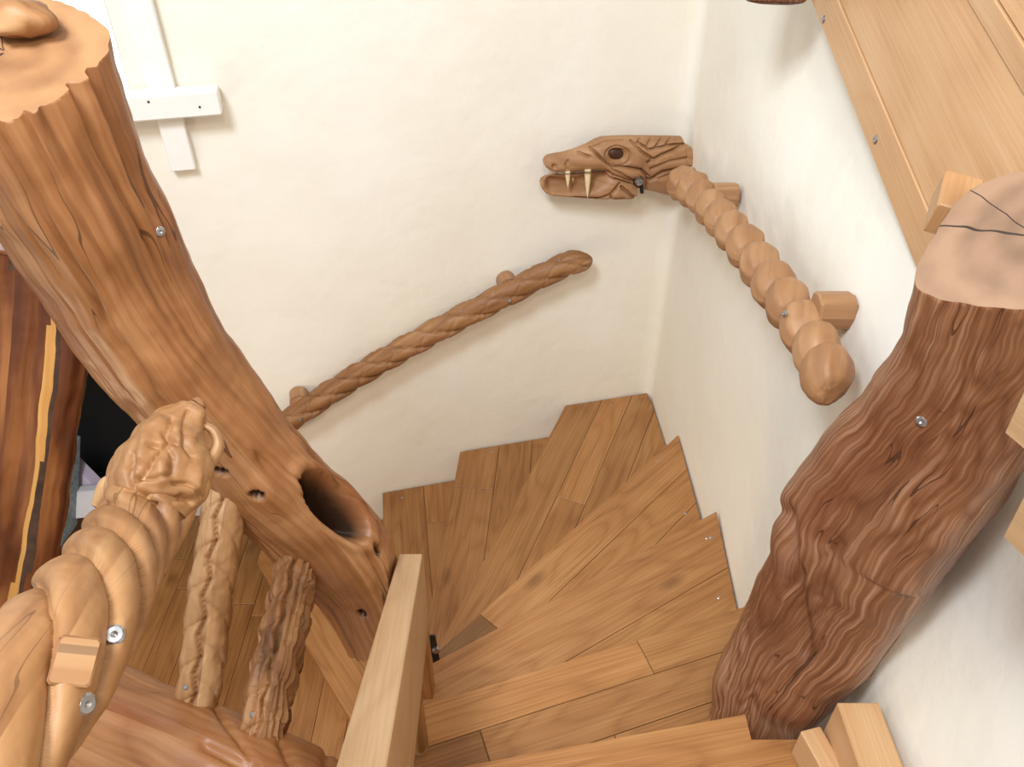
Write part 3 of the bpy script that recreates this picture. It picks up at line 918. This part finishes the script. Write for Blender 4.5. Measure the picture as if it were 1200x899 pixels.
# ------------------------------------------------------------------ two carved plaited balusters
def tri(x): x = x - math.floor(x); return 4 * abs(x - 0.5) - 1
def plait(R, pitch, depth, zig, flake=0.0):
    def f(s, th, t):
        a = th if th <= math.pi else th - 2 * math.pi
        a += 0.25
        c = zig * tri(s / pitch)
        side = 1 if a > c else -1
        x = abs(a - c)
        ph = (s / pitch) + (0.5 if side > 0 else 0.0) + 0.55 * x
        fr = ph - math.floor(ph)
        lobe = math.sin(math.pi * fr ** 0.75) ** 0.6
        g = math.exp(-(x / 0.08) ** 2)
        g2 = math.exp(-((math.pi - abs(a)) / 0.13) ** 2)
        r = R * (1 - depth * (1 - lobe) - 0.40 * g - 0.15 * g2)
        if flake and a > 0.45:
            q = (a * 3.2 + 0.5 * math.sin(s * 9)) ; q -= math.floor(q)
            r *= 1 + flake * (0.5 - q)
        r *= 1 + 0.05 * math.sin(s * 6.0)
        return (r * math.cos(th), r * math.sin(th))
    return f
b1 = catmull([at(226, 848, 1.745), at(236, 790, 1.745), at(248, 690, 1.74), at(262, 600, 1.74), at(268, 555, 1.75)], 260)
bal1, _, _ = sweep('carved_baluster', b1, to_cam, plait(0.048, 0.085, 0.16, 0.16), 84, 'carved_pale', capdome=0.01,
                   disp=lambda p, s, th: 0.0025 * fbm(p, 25.0), color=(1.1, 1.06, 1.0))
tag(bal1, 'slim plaited wooden baluster with a zigzag seam from log up to trunk', 'baluster', 'carved balusters under the trunk')
b2 = catmull([at(303, 880, 1.69), at(310, 842, 1.70), at(323, 780, 1.74), at(337, 715, 1.80), at(350, 655, 1.87), at(356, 625, 1.91)], 230)
bal2, _, _ = sweep('carved_baluster', b2, to_cam, plait(0.050, 0.068, 0.18, 0.12, 0.26), 110, ['carved_rough'], capdome=0.01,
                   disp=lambda p, s, th: 0.007 * fbm(p, 18.0) - (0.010 if mnoise(Vector((s * 5, th * 5, 1.0))) > 0.35 else 0), color=(0.95, .92, .88))
tag(bal2, 'knobbly plaited wooden baluster with dark flaky bark down one side', 'baluster', 'carved balusters under the trunk')
screw_on(bal2, bal2, 296, 838, 0.007)
screw_on(bal1, bal1, 218, 806, 0.006)

# ------------------------------------------------------------------ dark waney-edged slab baluster (far left)
s1 = catmull([at(-30, 770, 1.95), at(-18, 700, 1.88), at(6, 560, 1.76), at(20, 420, 1.68), at(25, 330, 1.63), at(27, 296, 1.61)], 150)
def slab_r(s, th, t):
    r = superell(th, 4.5)
    k = 1 + 0.03 * math.sin(s * 7) + 0.04 * (1 - t)
    return (0.045 * r * math.cos(th), 0.128 * k * r * math.sin(th))
slb, _, _ = sweep('slab_baluster', s1, lambda p, s: Vector((0.25, -1, 0.35)), slab_r, 120, ['slab', 'slab_sap', 'bark'], cap_mat='slab',
                  disp=lambda p, s, th: 0.006 * fbm(p, 9.0) + 0.004 * math.sin(12 * th + 3 * fbm(p, 3.0)))
def slmat(u, v, c, f):
    e = lerp_list([290, 340, 520, 660, 760], [92, 86, 70, 46, 20], v) - u
    w = 3 * mnoise(Vector(c) * 9)
    if 17 < e + w < 25 and v > 335: return 2
    if 9 < e + w <= 17: return 3
    if v < 325 + 8 * w and u > 10: return 3
remat(slb, slmat)
tag(slb, 'dark stained waney-edged slab with a pale sapwood stripe leaning under the trunk', 'baluster')

# ------------------------------------------------------------------ rope-carved wall handrail (back wall)
rope_root = root_for('rope_handrail', on_back(520, 410, 0.02), 'handrail carved like twisted rope sloping down the back wall', 'handrail')
rp = catmull([on_back(318, 508, 0.085), on_back(400, 452, 0.085), on_back(500, 394, 0.085), on_back(600, 342, 0.085), on_back(660, 312, 0.085), on_back(692, 305, 0.085)], 420)
rlen = sum((rp[i] - rp[i - 1]).length for i in range(1, len(rp)))
def rope_r(s, th, t):
    R = 0.057
    e = rlen - s
    if e < 0.11: R *= math.sqrt(max(0.0, 1 - ((0.11 - e) / 0.112) ** 2)) * 0.75 + 0.25
    k = 2 * math.pi / 0.46
    x = 3 * (th - k * s + 0.35 * math.sin(s * 5)) / (2 * math.pi); x -= math.floor(x)
    y = 3 * (th - k * s * 1.0 + 1.0) / (2 * math.pi)
    bump = math.sin(math.pi * x ** 0.5) ** 0.5
    r = R * (0.60 + 0.40 * bump)
    z = s / 0.155 + 0.5 * math.sin(th); z -= math.floor(z)
    r *= 1 - 0.06 * math.exp(-((z - 0.5) / 0.06) ** 2)
    return (r * math.cos(th), r * math.sin(th))
ro, _, _ = sweep('rope_rail', rp, to_cam, rope_r, 72, 'rope', capdome=0.008, disp=lambda p, s, th: 0.0015 * fbm(p, 30.0))
part_of(ro, rope_root)
for (u, v) in ((597, 338), (351, 474)):
    a = on_back(u, v, 0.078); b = on_back(u, v, -0.005)
    a = Vector((a.x, a.y, a.z)); b = Vector(a) + Vector((nb.x, nb.y, 0)) * 0.077
    st, _, _ = sweep('wall_spacer', [a + (b - a) * i / 6 for i in range(7)], (0, 0, 1), lambda s, th, t: (0.043 * math.cos(th), 0.043 * math.sin(th)), 20, 'dragon', capdome=0.004)
    part_of(st, rope_root)
for (u, v) in ((597, 353), (352, 492)): screw_on(ro, rope_root, u, v, 0.008)

# ------------------------------------------------------------------ dragon wall handrail: head in relief + neck of carved segments
HX, HY, HS = 620.0, 140.0, 4.8           # sketch units: photograph pixels = HX + x/HS
drg = root_for('dragon_handrail', Vector((0.70, 2.4, -1.1)), 'carved dragon handrail with open toothed jaws and a knobbly segmented neck', 'handrail')
HN = Vector((-nb.x, -nb.y, 0))           # head relief faces into the room
def hp(x, y, off): 
    return on_back(HX + x / HS, HY + y / HS, 0.095) + HN * off
def seg_dist(u, v, pl):
    best = 1e9
    for (a, b) in zip(pl[:-1], pl[1:]):
        ex, ey = b[0] - a[0], b[1] - a[1]
        t = max(0, min(1, ((u - a[0]) * ex + (v - a[1]) * ey) / (ex * ex + ey * ey + 1e-9)))
        d = math.hypot(u - a[0] - ex * t, v - a[1] - ey * t)
        if d < best: best = d
    return best
def relief(name, cols, thick, grooves, bumps, mat, nx=240, ny=90, shift=0.0):
    xs_ = [c[0] for c in cols]; tp = [c[1] for c in cols]; bt = [c[2] for c in cols]; tk = [c[3] for c in cols]
    V, Fc, UV = [], [], []
    X = [xs_[0] + (xs_[-1] - xs_[0]) * (0.5 - 0.5 * math.cos(math.pi * i / (nx - 1))) * 1.0 for i in range(nx)]
    X = [0.6 * X[i] + 0.4 * (xs_[0] + (xs_[-1] - xs_[0]) * i / (nx - 1)) for i in range(nx)]
    ring = 2 * ny
    UVv = []
    for x in X:
        T0, B0 = np.interp(x, xs_, tp), np.interp(x, xs_, bt); TT = np.interp(x, xs_, tk)
        for side in (1, -1):
            for j in range(ny):
                w = j / (ny - 1)
                if side < 0: w = 1 - w
                w2 = 0.5 - 0.5 * math.cos(math.pi * w)
                y = T0 + (B0 - T0) * w2
                prof = (1 - abs(2 * w2 - 1) ** 2.6) ** 0.5 if 0 < w2 < 1 else 0.0
                h = TT / 2 * prof
                if side > 0:
                    g = 0.0
                    for (pl, wd, dep) in grooves: 
                        dd = seg_dist(x, y, pl)
                        if dd < wd * 2.5: g = max(g, dep * math.exp(-(dd / wd) ** 2))
                    h -= g * min(1, prof * 1.6)
                    for (cx_, cy_, rx_, ry_, am) in bumps:
                        q = ((x - cx_) / rx_) ** 2 + ((y - cy_) / ry_) ** 2
                        if q < 4: h += am * math.exp(-q * 1.2) * min(1, prof * 1.5)
                    h = max(h, -TT * 0.35)
                p = hp(x, y, shift + side * h)
                V.append(p); UVv.append((x / HS * 0.0034, y / HS * 0.0034))
    for i in range(nx - 1):
        for j in range(ring):
            k = (j + 1) % ring
            q = (i * ring + j, (i + 1) * ring + j, (i + 1) * ring + k, i * ring + k)
            Fc.append(q); UV += [UVv[m] for m in q]
    for e in (0, nx - 1):
        f = [e * ring + j for j in range(ring)]
        if e != 0: f = f[::-1]
        Fc.append(tuple(f)); UV += [UVv[m] for m in f]
    o = mesh_obj(name, V, Fc, mat, None, UV, smooth=True)
    return part_of(o, drg)
G = lambda pts, w=9, d=0.012: (pts, w * 0.9, d * 1.7)
skull_cols = [(82, 228, 250, .03), (92, 212, 268, .05), (110, 202, 282, .065), (150, 194, 292, .075), (200, 186, 293, .08), (260, 168, 289, .085), (330, 140, 283, .095),
              (380, 113, 278, .105), (415, 102, 282, .115), (440, 99, 318, .12), (490, 96, 352, .125), (560, 94, 372, .125), (620, 94, 388, .12), (700, 95, 404, .12), (780, 95, 426, .115),
              (856, 97, 458, .11), (864, 128, 466, .11), (900, 150, 462, .11), (932, 172, 448, .11), (955, 212, 430, .105), (985, 256, 412, .10), (1020, 290, 395, .09), (1042, 332, 378, .06)]
ring_eye = [(474 + 68 * math.cos(a), 180 + 52 * math.sin(a)) for a in np.linspace(0, 2 * math.pi, 25)]
skull_g = [G([(335, 150), (400, 212), (445, 243), (520, 240), (600, 252), (642, 292)], 8, .014), G([(445, 252), (520, 292), (560, 318)], 7, .010), G([(470, 316), (540, 338), (600, 362)], 7, .012),
           G(ring_eye, 7, .010), G([(590, 122), (622, 97)], 7, .012), G([(636, 138), (682, 98)], 7, .012), G([(688, 140), (742, 98)], 7, .012), G([(748, 132), (792, 98)], 7, .012),
           G([(600, 118), (650, 150), (700, 142), (780, 130), (858, 128)], 7, .014), G([(640, 214), (720, 176), (858, 130)], 8, .016), G([(560, 110), (610, 160), (680, 205)], 8, .012),
           G([(640, 318), (720, 268), (820, 252), (955, 243)], 9, .016), G([(655, 250), (760, 210), (860, 195)], 7, .009), G([(885, 390), (940, 352), (1035, 352)], 9, .016), G([(700, 300), (780, 276), (850, 270)], 7, .008),
           G([(860, 330), (930, 300), (1020, 295)], 7, .010), G([(350, 142), (420, 112), (520, 108)], 6, .008), G([(270, 176), (320, 190)], 8, .010), G([(380, 130), (430, 120)], 6, .006),
           G([(636, 300), (640, 385)], 9, .016), G([(150, 290), (240, 282), (330, 276), (430, 270)], 5, .008), G([(200, 262), (190, 240), (205, 215)], 7, .006), G([(420, 280), (500, 300), (560, 330)], 7, .009),
           ([(462, 180), (486, 180)], 36, .050), ([(128, 250), (130, 252)], 12, .016)]
skull_b = [(540, 280, 70, 22, .010), (480, 130, 90, 18, .010), (750, 330, 110, 50, .012), (300, 225, 80, 30, .006), (590, 200, 30, 50, .008), (960, 310, 60, 25, .010)]
relief('dragon_head', skull_cols, 1, skull_g, skull_b, 'dragon', 280, 110)
jaw_cols = [(66, 352, 366, .03), (74, 336, 395, .05), (95, 324, 418, .07), (130, 318, 432, .08), (250, 313, 441, .085), (400, 300, 449, .095), (480, 306, 449, .10), (560, 330, 447, .10), (590, 345, 441, .09), (600, 368, 425, .05)]
jaw_g = [([(130, 362), (200, 368), (280, 362), (350, 342), (385, 318)], 38, .075), G([(492, 345), (440, 402), (385, 432), (250, 432)], 8, .014), G([(440, 402), (452, 446)], 7, .012), G([(500, 360), (560, 412), (590, 430)], 8, .012), G([(470, 430), (520, 425)], 6, .008)]
relief('lower_jaw', jaw_cols, 1, jaw_g, [(470, 410, 40, 25, .008), (540, 420, 30, 14, .006)], 'dragon', 200, 80, shift=-0.006)
def cone(name, base, tip, r, mat, parent, n=14, bend=Vector((0, 0, 0))):
    pts = [base + (tip - base) * t + bend * math.sin(math.pi * t) for t in np.linspace(0, 1, 9)]
    o, _, _ = sweep(name, pts, to_cam, lambda s, th, t: (r * max(0.06, (1 - t ** 1.6)) * math.cos(th), r * max(0.06, (1 - t ** 1.6)) * math.sin(th)), n, mat)
    return part_of(o, parent)
cone('fang', hp(312, 268, .040), hp(309, 426, .046), .0135, 'ivory', drg)
cone('fang', hp(203, 282, .034), hp(203, 370, .038), .0105, 'ivory', drg)
cone('fang', hp(260, 280, -.030), hp(258, 380, -.028), .010, 'ivory', drg)
cone('fang', hp(165, 284, -.026), hp(164, 345, -.026), .009, 'ivory', drg)
# eye
eV, eF = [], []
for i in range(9):
    for j in range(18):
        a = math.pi / 2 * i / 8; b = 2 * math.pi * j / 18
        eV.append(hp(474 + 50 * math.sin(a) * math.cos(b), 180 + 36 * math.sin(a) * math.sin(b), 0.022 + 0.020 * math.cos(a)))
for i in range(8):
    for j in range(18): eF.append((i * 18 + j, i * 18 + (j + 1) % 18, (i + 1) * 18 + (j + 1) % 18, (i + 1) * 18 + j))
part_of(mesh_obj('eye', eV, eF, 'eye', smooth=True), drg)
bo = screw(drg, hp(586, 312, .066), HN + Vector((0, 0, .2)), .019, 'steel', 'bolt', .012)
wa, _, _ = sweep('washer', [hp(586, 312, .050), hp(586, 312, .058)], (0, 0, 1), lambda s, th, t: (.022 * math.cos(th), .022 * math.sin(th)), 20, 'black_steel'); part_of(wa, drg)
part_of(timber('jaw_pivot', hp(606, 330, .048), hp(614, 392, .044), .014, .014, up=HN, mat='black_steel', bev=.003), drg)
# neck
NX = 0.655
segs = [(800, 215), (812, 223), (822, 232), (833, 244), (845, 256), (858, 271), (874, 290), (890, 311), (906, 334), (923, 356), (941, 384), (957, 411), (969, 438)]
npts = []
for i, (u, v) in enumerate(segs):
    p = on_x(u, v, NX)
    npts.append(p)
core, _, _ = sweep('neck_core', catmull(npts, 60), to_cam, lambda s, th, t: (0.024 * math.cos(th), 0.024 * math.sin(th)), 16, 'dragon'); part_of(core, drg)
random.seed(3)
def lump(p, T, R, Ls, seed):
    rnd = random.Random(seed)
    up = Vector((0, 0, 1))
    ax = (T - up * 0.30 + Vector((-0.10, 0, 0))).normalized()
    e1 = (Vector((-1, 0, 0)) - ax * Vector((-1, 0, 0)).dot(ax)).normalized(); e2 = ax.cross(e1)
    prof = [(-0.56, 0.40), (-0.44, 0.84), (-0.14, 1.06), (0.16, 1.05), (0.42, 0.80), (0.54, 0.40)]
    n = 8; V, Fc, UV = [], [], []
    jit = [rnd.uniform(0.92, 1.08) for _ in range(n)]; ph = rnd.uniform(-0.2, 0.2)
    for (a, r) in prof:
        for j in range(n):
            th = 2 * math.pi * j / n + ph + (0.15 if a > 0 else 0)
            k = R * r * (1 + (jit[j] - 1) * 0.8)
            skew = 0.13 * math.cos(th - 0.9)      # hand-cut facets lie askew
            V.append(p + ax * ((a + skew * (0.9 if a > -0.3 else 0.3)) * Ls) + e1 * (k * math.cos(th)) + e2 * (k * math.sin(th)))
    m = len(prof)
    for i in range(m - 1):
        for j in range(n):
            q = (i * n + j, i * n + (j + 1) % n, (i + 1) * n + (j + 1) % n, (i + 1) * n + j)
            Fc.append(q); UV += [(prof[i][0] * Ls, j * .03), (prof[i][0] * Ls, (j + 1) * .03), (prof[i + 1][0] * Ls, (j + 1) * .03), (prof[i + 1][0] * Ls, j * .03)]
    f = tuple(reversed(range(n))); Fc.append(f); UV += [(0.3 * V[i].x, V[i].z) for i in f]
    f = tuple((m - 1) * n + i for i in range(n)); Fc.append(f); UV += [(0.3 * V[i].x, V[i].z) for i in f]
    o = mesh_obj('neck_segment', V, Fc, 'dragon', None, UV, smooth=False, color=(1, .97, .93))
    b = o.modifiers.new('bevel', 'BEVEL'); b.width = 0.007; b.segments = 3; b.limit_method = 'ANGLE'; b.angle_limit = 0.2
    return part_of(o, drg)
for i, p in enumerate(npts):
    T = (npts[max(0, i - 1)] - npts[min(len(npts) - 1, i + 1)]).normalized()   # towards the head is -T
    R = (0.052 if i < 10 else 0.049) if i > 1 else 0.060
    lump(p, -T, R * 1.04, 0.108, 40 + i)
for (u, v, xx) in ((968, 364, 0.70), (844, 229, 0.70)):
    p = on_x(u, v, xx)
    V_, F_, U_ = [], [], []
    sp, _, _ = sweep('wall_spacer', [p + Vector((0.070 * i / 3 - 0.02, 0, 0)) for i in range(4)], (0, 0, 1), lambda s, th, t: (0.040 * superell(th, 3) * math.cos(th), 0.036 * superell(th, 3) * math.sin(th)), 8, 'dragon', smooth=False)
    part_of(sp, drg)
screw(drg, on_x(919, 368, 0.605), (-1, -.4, .3), .007)

# ------------------------------------------------------------------ near dragon rail above the landing edge (left foreground)
nd = root_for('dragon_rail_end', at(120, 680, 1.0), 'thick carved handrail with overlapping leaf scales ending in a dragon head', 'handrail')
nd_px = [(-150, 1090, .60, .066), (-60, 960, .67, .066), (10, 850, .74, .066), (57, 780, .80, .066), (90, 728, .88, .066), (148, 640, 1.14, .064), (170, 600, 1.22, .066), (185, 570, 1.25, .070)]
npath, nr = catmull([at(u, v, d) for (u, v, d, r) in nd_px], 420, [t[3] for t in nd_px])
nlen = sum((npath[i] - npath[i - 1]).length for i in range(1, len(npath)))
def scale_r(s, th, t):
    R = lerp_list(np.linspace(0, 1, len(nr)), nr, t) * 1.03
    k = 2 * math.pi / 0.55
    x = 5 * (th + k * s + 0.12 * math.sin(s * 9)) / (2 * math.pi); x -= math.floor(x)
    b = math.sin(math.pi * x ** 0.55) ** 0.5
    r = R * (0.72 + 0.30 * b)
    r *= 1 + 0.03 * math.sin(s * 17 + 2 * th)
    return (r * math.cos(th), r * math.sin(th))
so, _, _ = sweep('scaled_rail', npath, to_cam, scale_r, 220, 'carved_pale', capdome=0.02, disp=lambda p, s, th: 0.0015 * fbm(p, 25.0), color=(.90, .81, .71)); part_of(so, nd)
# head
hd_px = [(172, 598, 1.21, .060), (183, 572, 1.23, .072), (193, 545, 1.25, .074), (199, 522, 1.27, .062), (210, 500, 1.29, .044), (224, 482, 1.30, .026), (230, 474, 1.305, .014)]
hpath, hr = catmull([at(u, v, d) for (u, v, d, r) in hd_px], 150, [t[3] for t in hd_px])
def hpix(u, v): return (50 + u / 3.91, 460 + v / 3.91)
HG = [([hpix(*q) for q in pl], w, d) for (pl, w, d) in (
    ([(410, 280), (400, 380), (420, 450), (480, 470)], 3.2, .010), ([(555, 190), (580, 230), (560, 240), (500, 330), (430, 410)], 3.0, .012), ([(640, 190), (650, 240), (690, 290)], 3.0, .010),
    ([(430, 390), (520, 400), (590, 380), (600, 300), (570, 250)], 2.6, .008), ([(590, 130), (570, 200), (620, 240)], 2.5, .008), ([(490, 240), (520, 245)], 3.5, .010), ([(640, 480), (680, 500)], 3.5, .014),
    ([(600, 420), (660, 420), (720, 480)], 2.5, .008), ([(660, 90), (640, 170)], 2.5, .006), ([(300, 450), (400, 460), (490, 475), (640, 490)], 3.0, .012))]
HB = [([hpix(*q) for q in pl], w, d) for (pl, w, d) in (([(540, 330), (545, 390)], 9, .012), ([(610, 170), (640, 200)], 7, .008), ([(450, 300), (480, 180), (540, 130)], 7, .010), ([(690, 440), (700, 380)], 8, .012), ([(720, 90), (690, 200)], 7, .008))]
def head_disp(p, s, th):
    d = 0.004 * fbm(p, 20.0)
    if math.cos(th) > -0.3:
        u, v, _ = px(p)
        for (pl, w, dep) in HG: d -= dep * math.exp(-(seg_dist(u, v, pl) / w) ** 2)
        for (pl, w, am) in HB: d += am * math.exp(-(seg_dist(u, v, pl) / w) ** 2)
    return d
ho, _, _ = sweep('dragon_head', hpath, to_cam, lambda s, th, t: (lerp_list(np.linspace(0, 1, len(hr)), hr, t) * 0.9 * math.cos(th), lerp_list(np.linspace(0, 1, len(hr)), hr, t) * math.sin(th)), 120, 'carved_pale', capdome=0.012, disp=head_disp, color=(.88, .79, .70)); part_of(ho, nd)
jw = catmull([at(222, 552, 1.27), at(238, 546, 1.28), at(250, 535, 1.29), at(256, 521, 1.30), at(252, 507, 1.30), at(242, 500, 1.30), at(230, 500, 1.30)], 60)
jo, _, _ = sweep('lower_jaw', jw, to_cam, lambda s, th, t: ((.009 + .010 * (1 - t) ** 2) * math.cos(th), (.006 + .014 * (1 - t) ** 2) * math.sin(th)), 20, 'carved_pale', capdome=.006); part_of(jo, nd)
for nm, pl, r0 in (('ear', [(340, 460), (350, 380), (380, 310), (410, 295)], .020), ('ear', [(250, 520), (290, 450), (310, 420), (350, 400)], .016), ('cheek', [(640, 470), (690, 480), (720, 430), (715, 390)], .018)):
    pts = catmull([at(*hpix(*q), 1.25) for q in pl], 24)
    eo, _, _ = sweep(nm, pts, to_cam, lambda s, th, t, r0=r0: (r0 * 0.8 * (math.sin(math.pi * (0.12 + 0.8 * t)) ** .6) * math.cos(th), r0 * (math.sin(math.pi * (0.12 + 0.8 * t)) ** .6) * math.sin(th)), 18, 'carved_pale', capdome=.004, color=(.95, .88, .8)); part_of(eo, nd)
screw_on(so, nd, 134, 745, .011)
screw_on(so, nd, 100, 826, .011)
# square wooden plug fixing the rail on its support post
pb = timber('fixing_block', at(88, 775, .745), at(78, 790, .86), .038, .045, up=at(98, 740, 1) - at(80, 800, 1), mat='carved_pale', bev=.003, color=(.82, .73, .64)); part_of(pb, nd)
sup = timber('support_post', Vector((-0.475, 0.28, -1.598)), Vector((-0.475, 0.28, -0.72)), 0.06, 0.06, up=(0, 1, 0), mat='pale', bev=.004); part_of(sup, nd)

# ------------------------------------------------------------------ white painted window on the back wall
wn_ = empty('window_1', on_back(200, 120, 0.0)); wn_['kind'] = 'structure'
def wbar(name, u0, v0, u1, v1, off, wy, wz, mat='white_paint'):
    a, b = on_back(u0, v0, off), on_back(u1, v1, off)
    return part_of(timber(name, a, b, wy, wz, up=-HN, mat=mat, bev=.004), wn_)
a = on_back(198, 120, .02)
xs_st = a.x
stile = timber('stile', Vector((a.x - .01, a.y, -1.16)), Vector((a.x - .01, a.y, .55)), .085, .045, up=HN, mat='white_paint', bev=.004); part_of(stile, wn_)
l0 = on_back(258, 117, .050); 
tgt = Vector((1, BACK_K, 0)).normalized()
sill = timber('sill', Vector((l0.x, l0.y, l0.z)), Vector((l0.x, l0.y, l0.z)) - tgt * 1.05, .080, .085, up=(0, 0, 1), mat='white_paint', bev=.006); part_of(sill, wn_)
for (zz, nm) in ((0.47, 'head_rail'), (-0.90, 'bottom_rail'), (-0.25, 'glazing_bar')):
    p = Vector((*bw(WIN[1], 0.10), zz)); q = Vector((*bw(WIN[0], 0.10), zz))
    part_of(timber(nm, p, q, .05, .05, up=(0, 0, 1), mat='white_paint', bev=.004), wn_)
pn = [Vector((*bw(WIN[1], 0.10), -.9)), Vector((*bw(WIN[0], 0.10), -.9)), Vector((*bw(WIN[0], 0.10), .46)), Vector((*bw(WIN[1], 0.10), .46))]
pn += [p + Vector((nb.x, nb.y, 0)) * .004 for p in pn]
part_of(mesh_obj('pane', pn, [(0, 1, 2, 3), (7, 6, 5, 4), (0, 4, 5, 1), (1, 5, 6, 2), (2, 6, 7, 3), (3, 7, 4, 0)], 'glass'), wn_)
for (u, v) in ((234, 126), (174, 120)): screw(wn_, on_back(u, v, .0905), HN, .004, 'black_steel')

# ------------------------------------------------------------------ timber panel along the top of the right wall
pan = root_for('board_panel', Vector((0.74, 1.9, -0.6)), 'wide pale oak boards screwed along the upper right wall behind the hewn post', 'wall panel')
PX = 0.782
e0, e1_ = on_x(950, 0, PX), on_x(1075, 320, PX)
ed = (e0 - e1_).normalized(); eu = Vector((0, -ed.z, ed.y))
if eu.z < 0: eu = -eu
off = 0.0
yn, yf = 1.135, 2.75
for i, wd in enumerate((0.094, 0.292, 0.045, 0.32, 0.32)):
    pa = e1_ + ed * ((yn - e1_.y) / ed.y); pb2 = e1_ + ed * ((yf - e1_.y) / ed.y)
    o_ = eu * (off + wd / 2) + Vector((0.020 + (0.003 if i % 2 else 0), 0, 0))
    t = (1.0, 1.03, 0.9, 1.06, 1.0)[i]
    part_of(timber('board', pa + o_, pb2 + o_, 0.04, wd - 0.002, up=eu, mat='panel', bev=.002, color=(t, t, t)), pan)
    off += wd
for (u, v) in ((965, 23), (1026, 164)): screw(pan, on_x(u, v, PX - 0.0005), (-1, 0, 0), .010)
blk = timber('wood_block', at(1113, 262, 1.24), at(1122, 222, 1.29), .058, .06, up=(1, 0, 0), mat='panel', bev=.003, color=(.86, .82, .78))
tag(blk, 'small square wood block wedged between the hewn post and boards', 'block')
dk = catmull([Vector((.672, 2.175, -.475)), Vector((.672, 2.19, -.30)), Vector((.672, 2.2, .1)), Vector((.67, 2.2, .5))], 40)
dko, _, _ = sweep('dark_timber', dk, to_cam, lambda s, th, t: (.045 * superell(th, 3) * math.cos(th), .075 * superell(th, 3) * math.sin(th)), 30, 'post', capdome=.012, disp=lambda p, s, th: .006 * fbm(p, 12.), color=(.7, .6, .55))
tag(dko, 'dark brown hanging timber end beside the top boards', 'timber')

# ------------------------------------------------------------------ pale rails and skirting at the right edge
r1 = timber('landing_rail', at(1206, 478, 1.10), at(1206, 478, 1.10) + Vector((.10, -.42, .02)), .05, .085, mat='pale', bev=.004)
tag(r1, 'upper pale rail fixed to the side of the hewn post', 'rail')
r2 = timber('landing_rail', at(1206, 598, 1.12), at(1206, 598, 1.12) + Vector((.10, -.42, .02)), .05, .10, mat='pale', bev=.004)
tag(r2, 'lower pale rail beside the hewn post against the landing wall', 'rail')
sk = hexa('skirting_beam', [(.705, .40, -1.60), (.795, .40, -1.60), (.795, .40, -1.798), (.705, .40, -1.798), (.705, .905, -1.60), (.795, .905, -1.60), (.795, .905, -1.798), (.705, .905, -1.798)], 'panel', bev=.003)
tag(sk, 'squared pale timber lying on the tread along the wall by the post', 'beam')
kb = timber('corner_block', on_z(938, 880, -1.798), on_z(938, 880, -1.798) + Vector((0.03, -.12, 0.0)), .05, .10, mat='panel', bev=.003)
kb.location.z += .05
tag(kb, 'small pale block on the tread in front of the squared timber', 'block')

# ------------------------------------------------------------------ things glimpsed in the dark lower room
hl = timber('hearth_ledge', Vector((-3.3, 3.14, -3.33)), Vector((-1.40, 3.14, -3.33)), .16, .14, mat='tile', bev=.006, color=None)
tag(hl, 'low white ledge along the foot of the dark alcove', 'ledge')
def prism(name, pts, d0, d1, mat):
    a = [at(u, v, d0) for (u, v) in pts]; b = [p + Vector((0.02, d1, 0)) for p in a]
    n = len(a); Fc = [tuple(reversed(range(n))), tuple(range(n, 2 * n))] + [(i, (i + 1) % n, n + (i + 1) % n, n + i) for i in range(n)]
    o = mesh_obj(name, a + b, Fc, mat)
    bv = o.modifiers.new('bevel', 'BEVEL'); bv.width = .006; bv.segments = 2
    return o
t1 = prism('lilac_panel', [(77, 538), (112, 573), (112, 578), (74, 578)], 4.22, .06, 'lilac'); tag(t1, 'pale lilac panel with a slanted top standing in the dark alcove', 'panel')
t2 = prism('white_tile', [(74, 579), (135, 573), (135, 604), (78, 610)], 4.15, .05, 'tile'); tag(t2, 'whitish tile block under the lilac panel on the ledge', 'tile')
t3 = prism('stone_pillar', [(52, 530), (76, 534), (72, 640), (40, 690)], 4.05, .15, 'bluegrey'); tag(t3, 'speckled blue-grey stone pillar beside the dark slab', 'pillar')
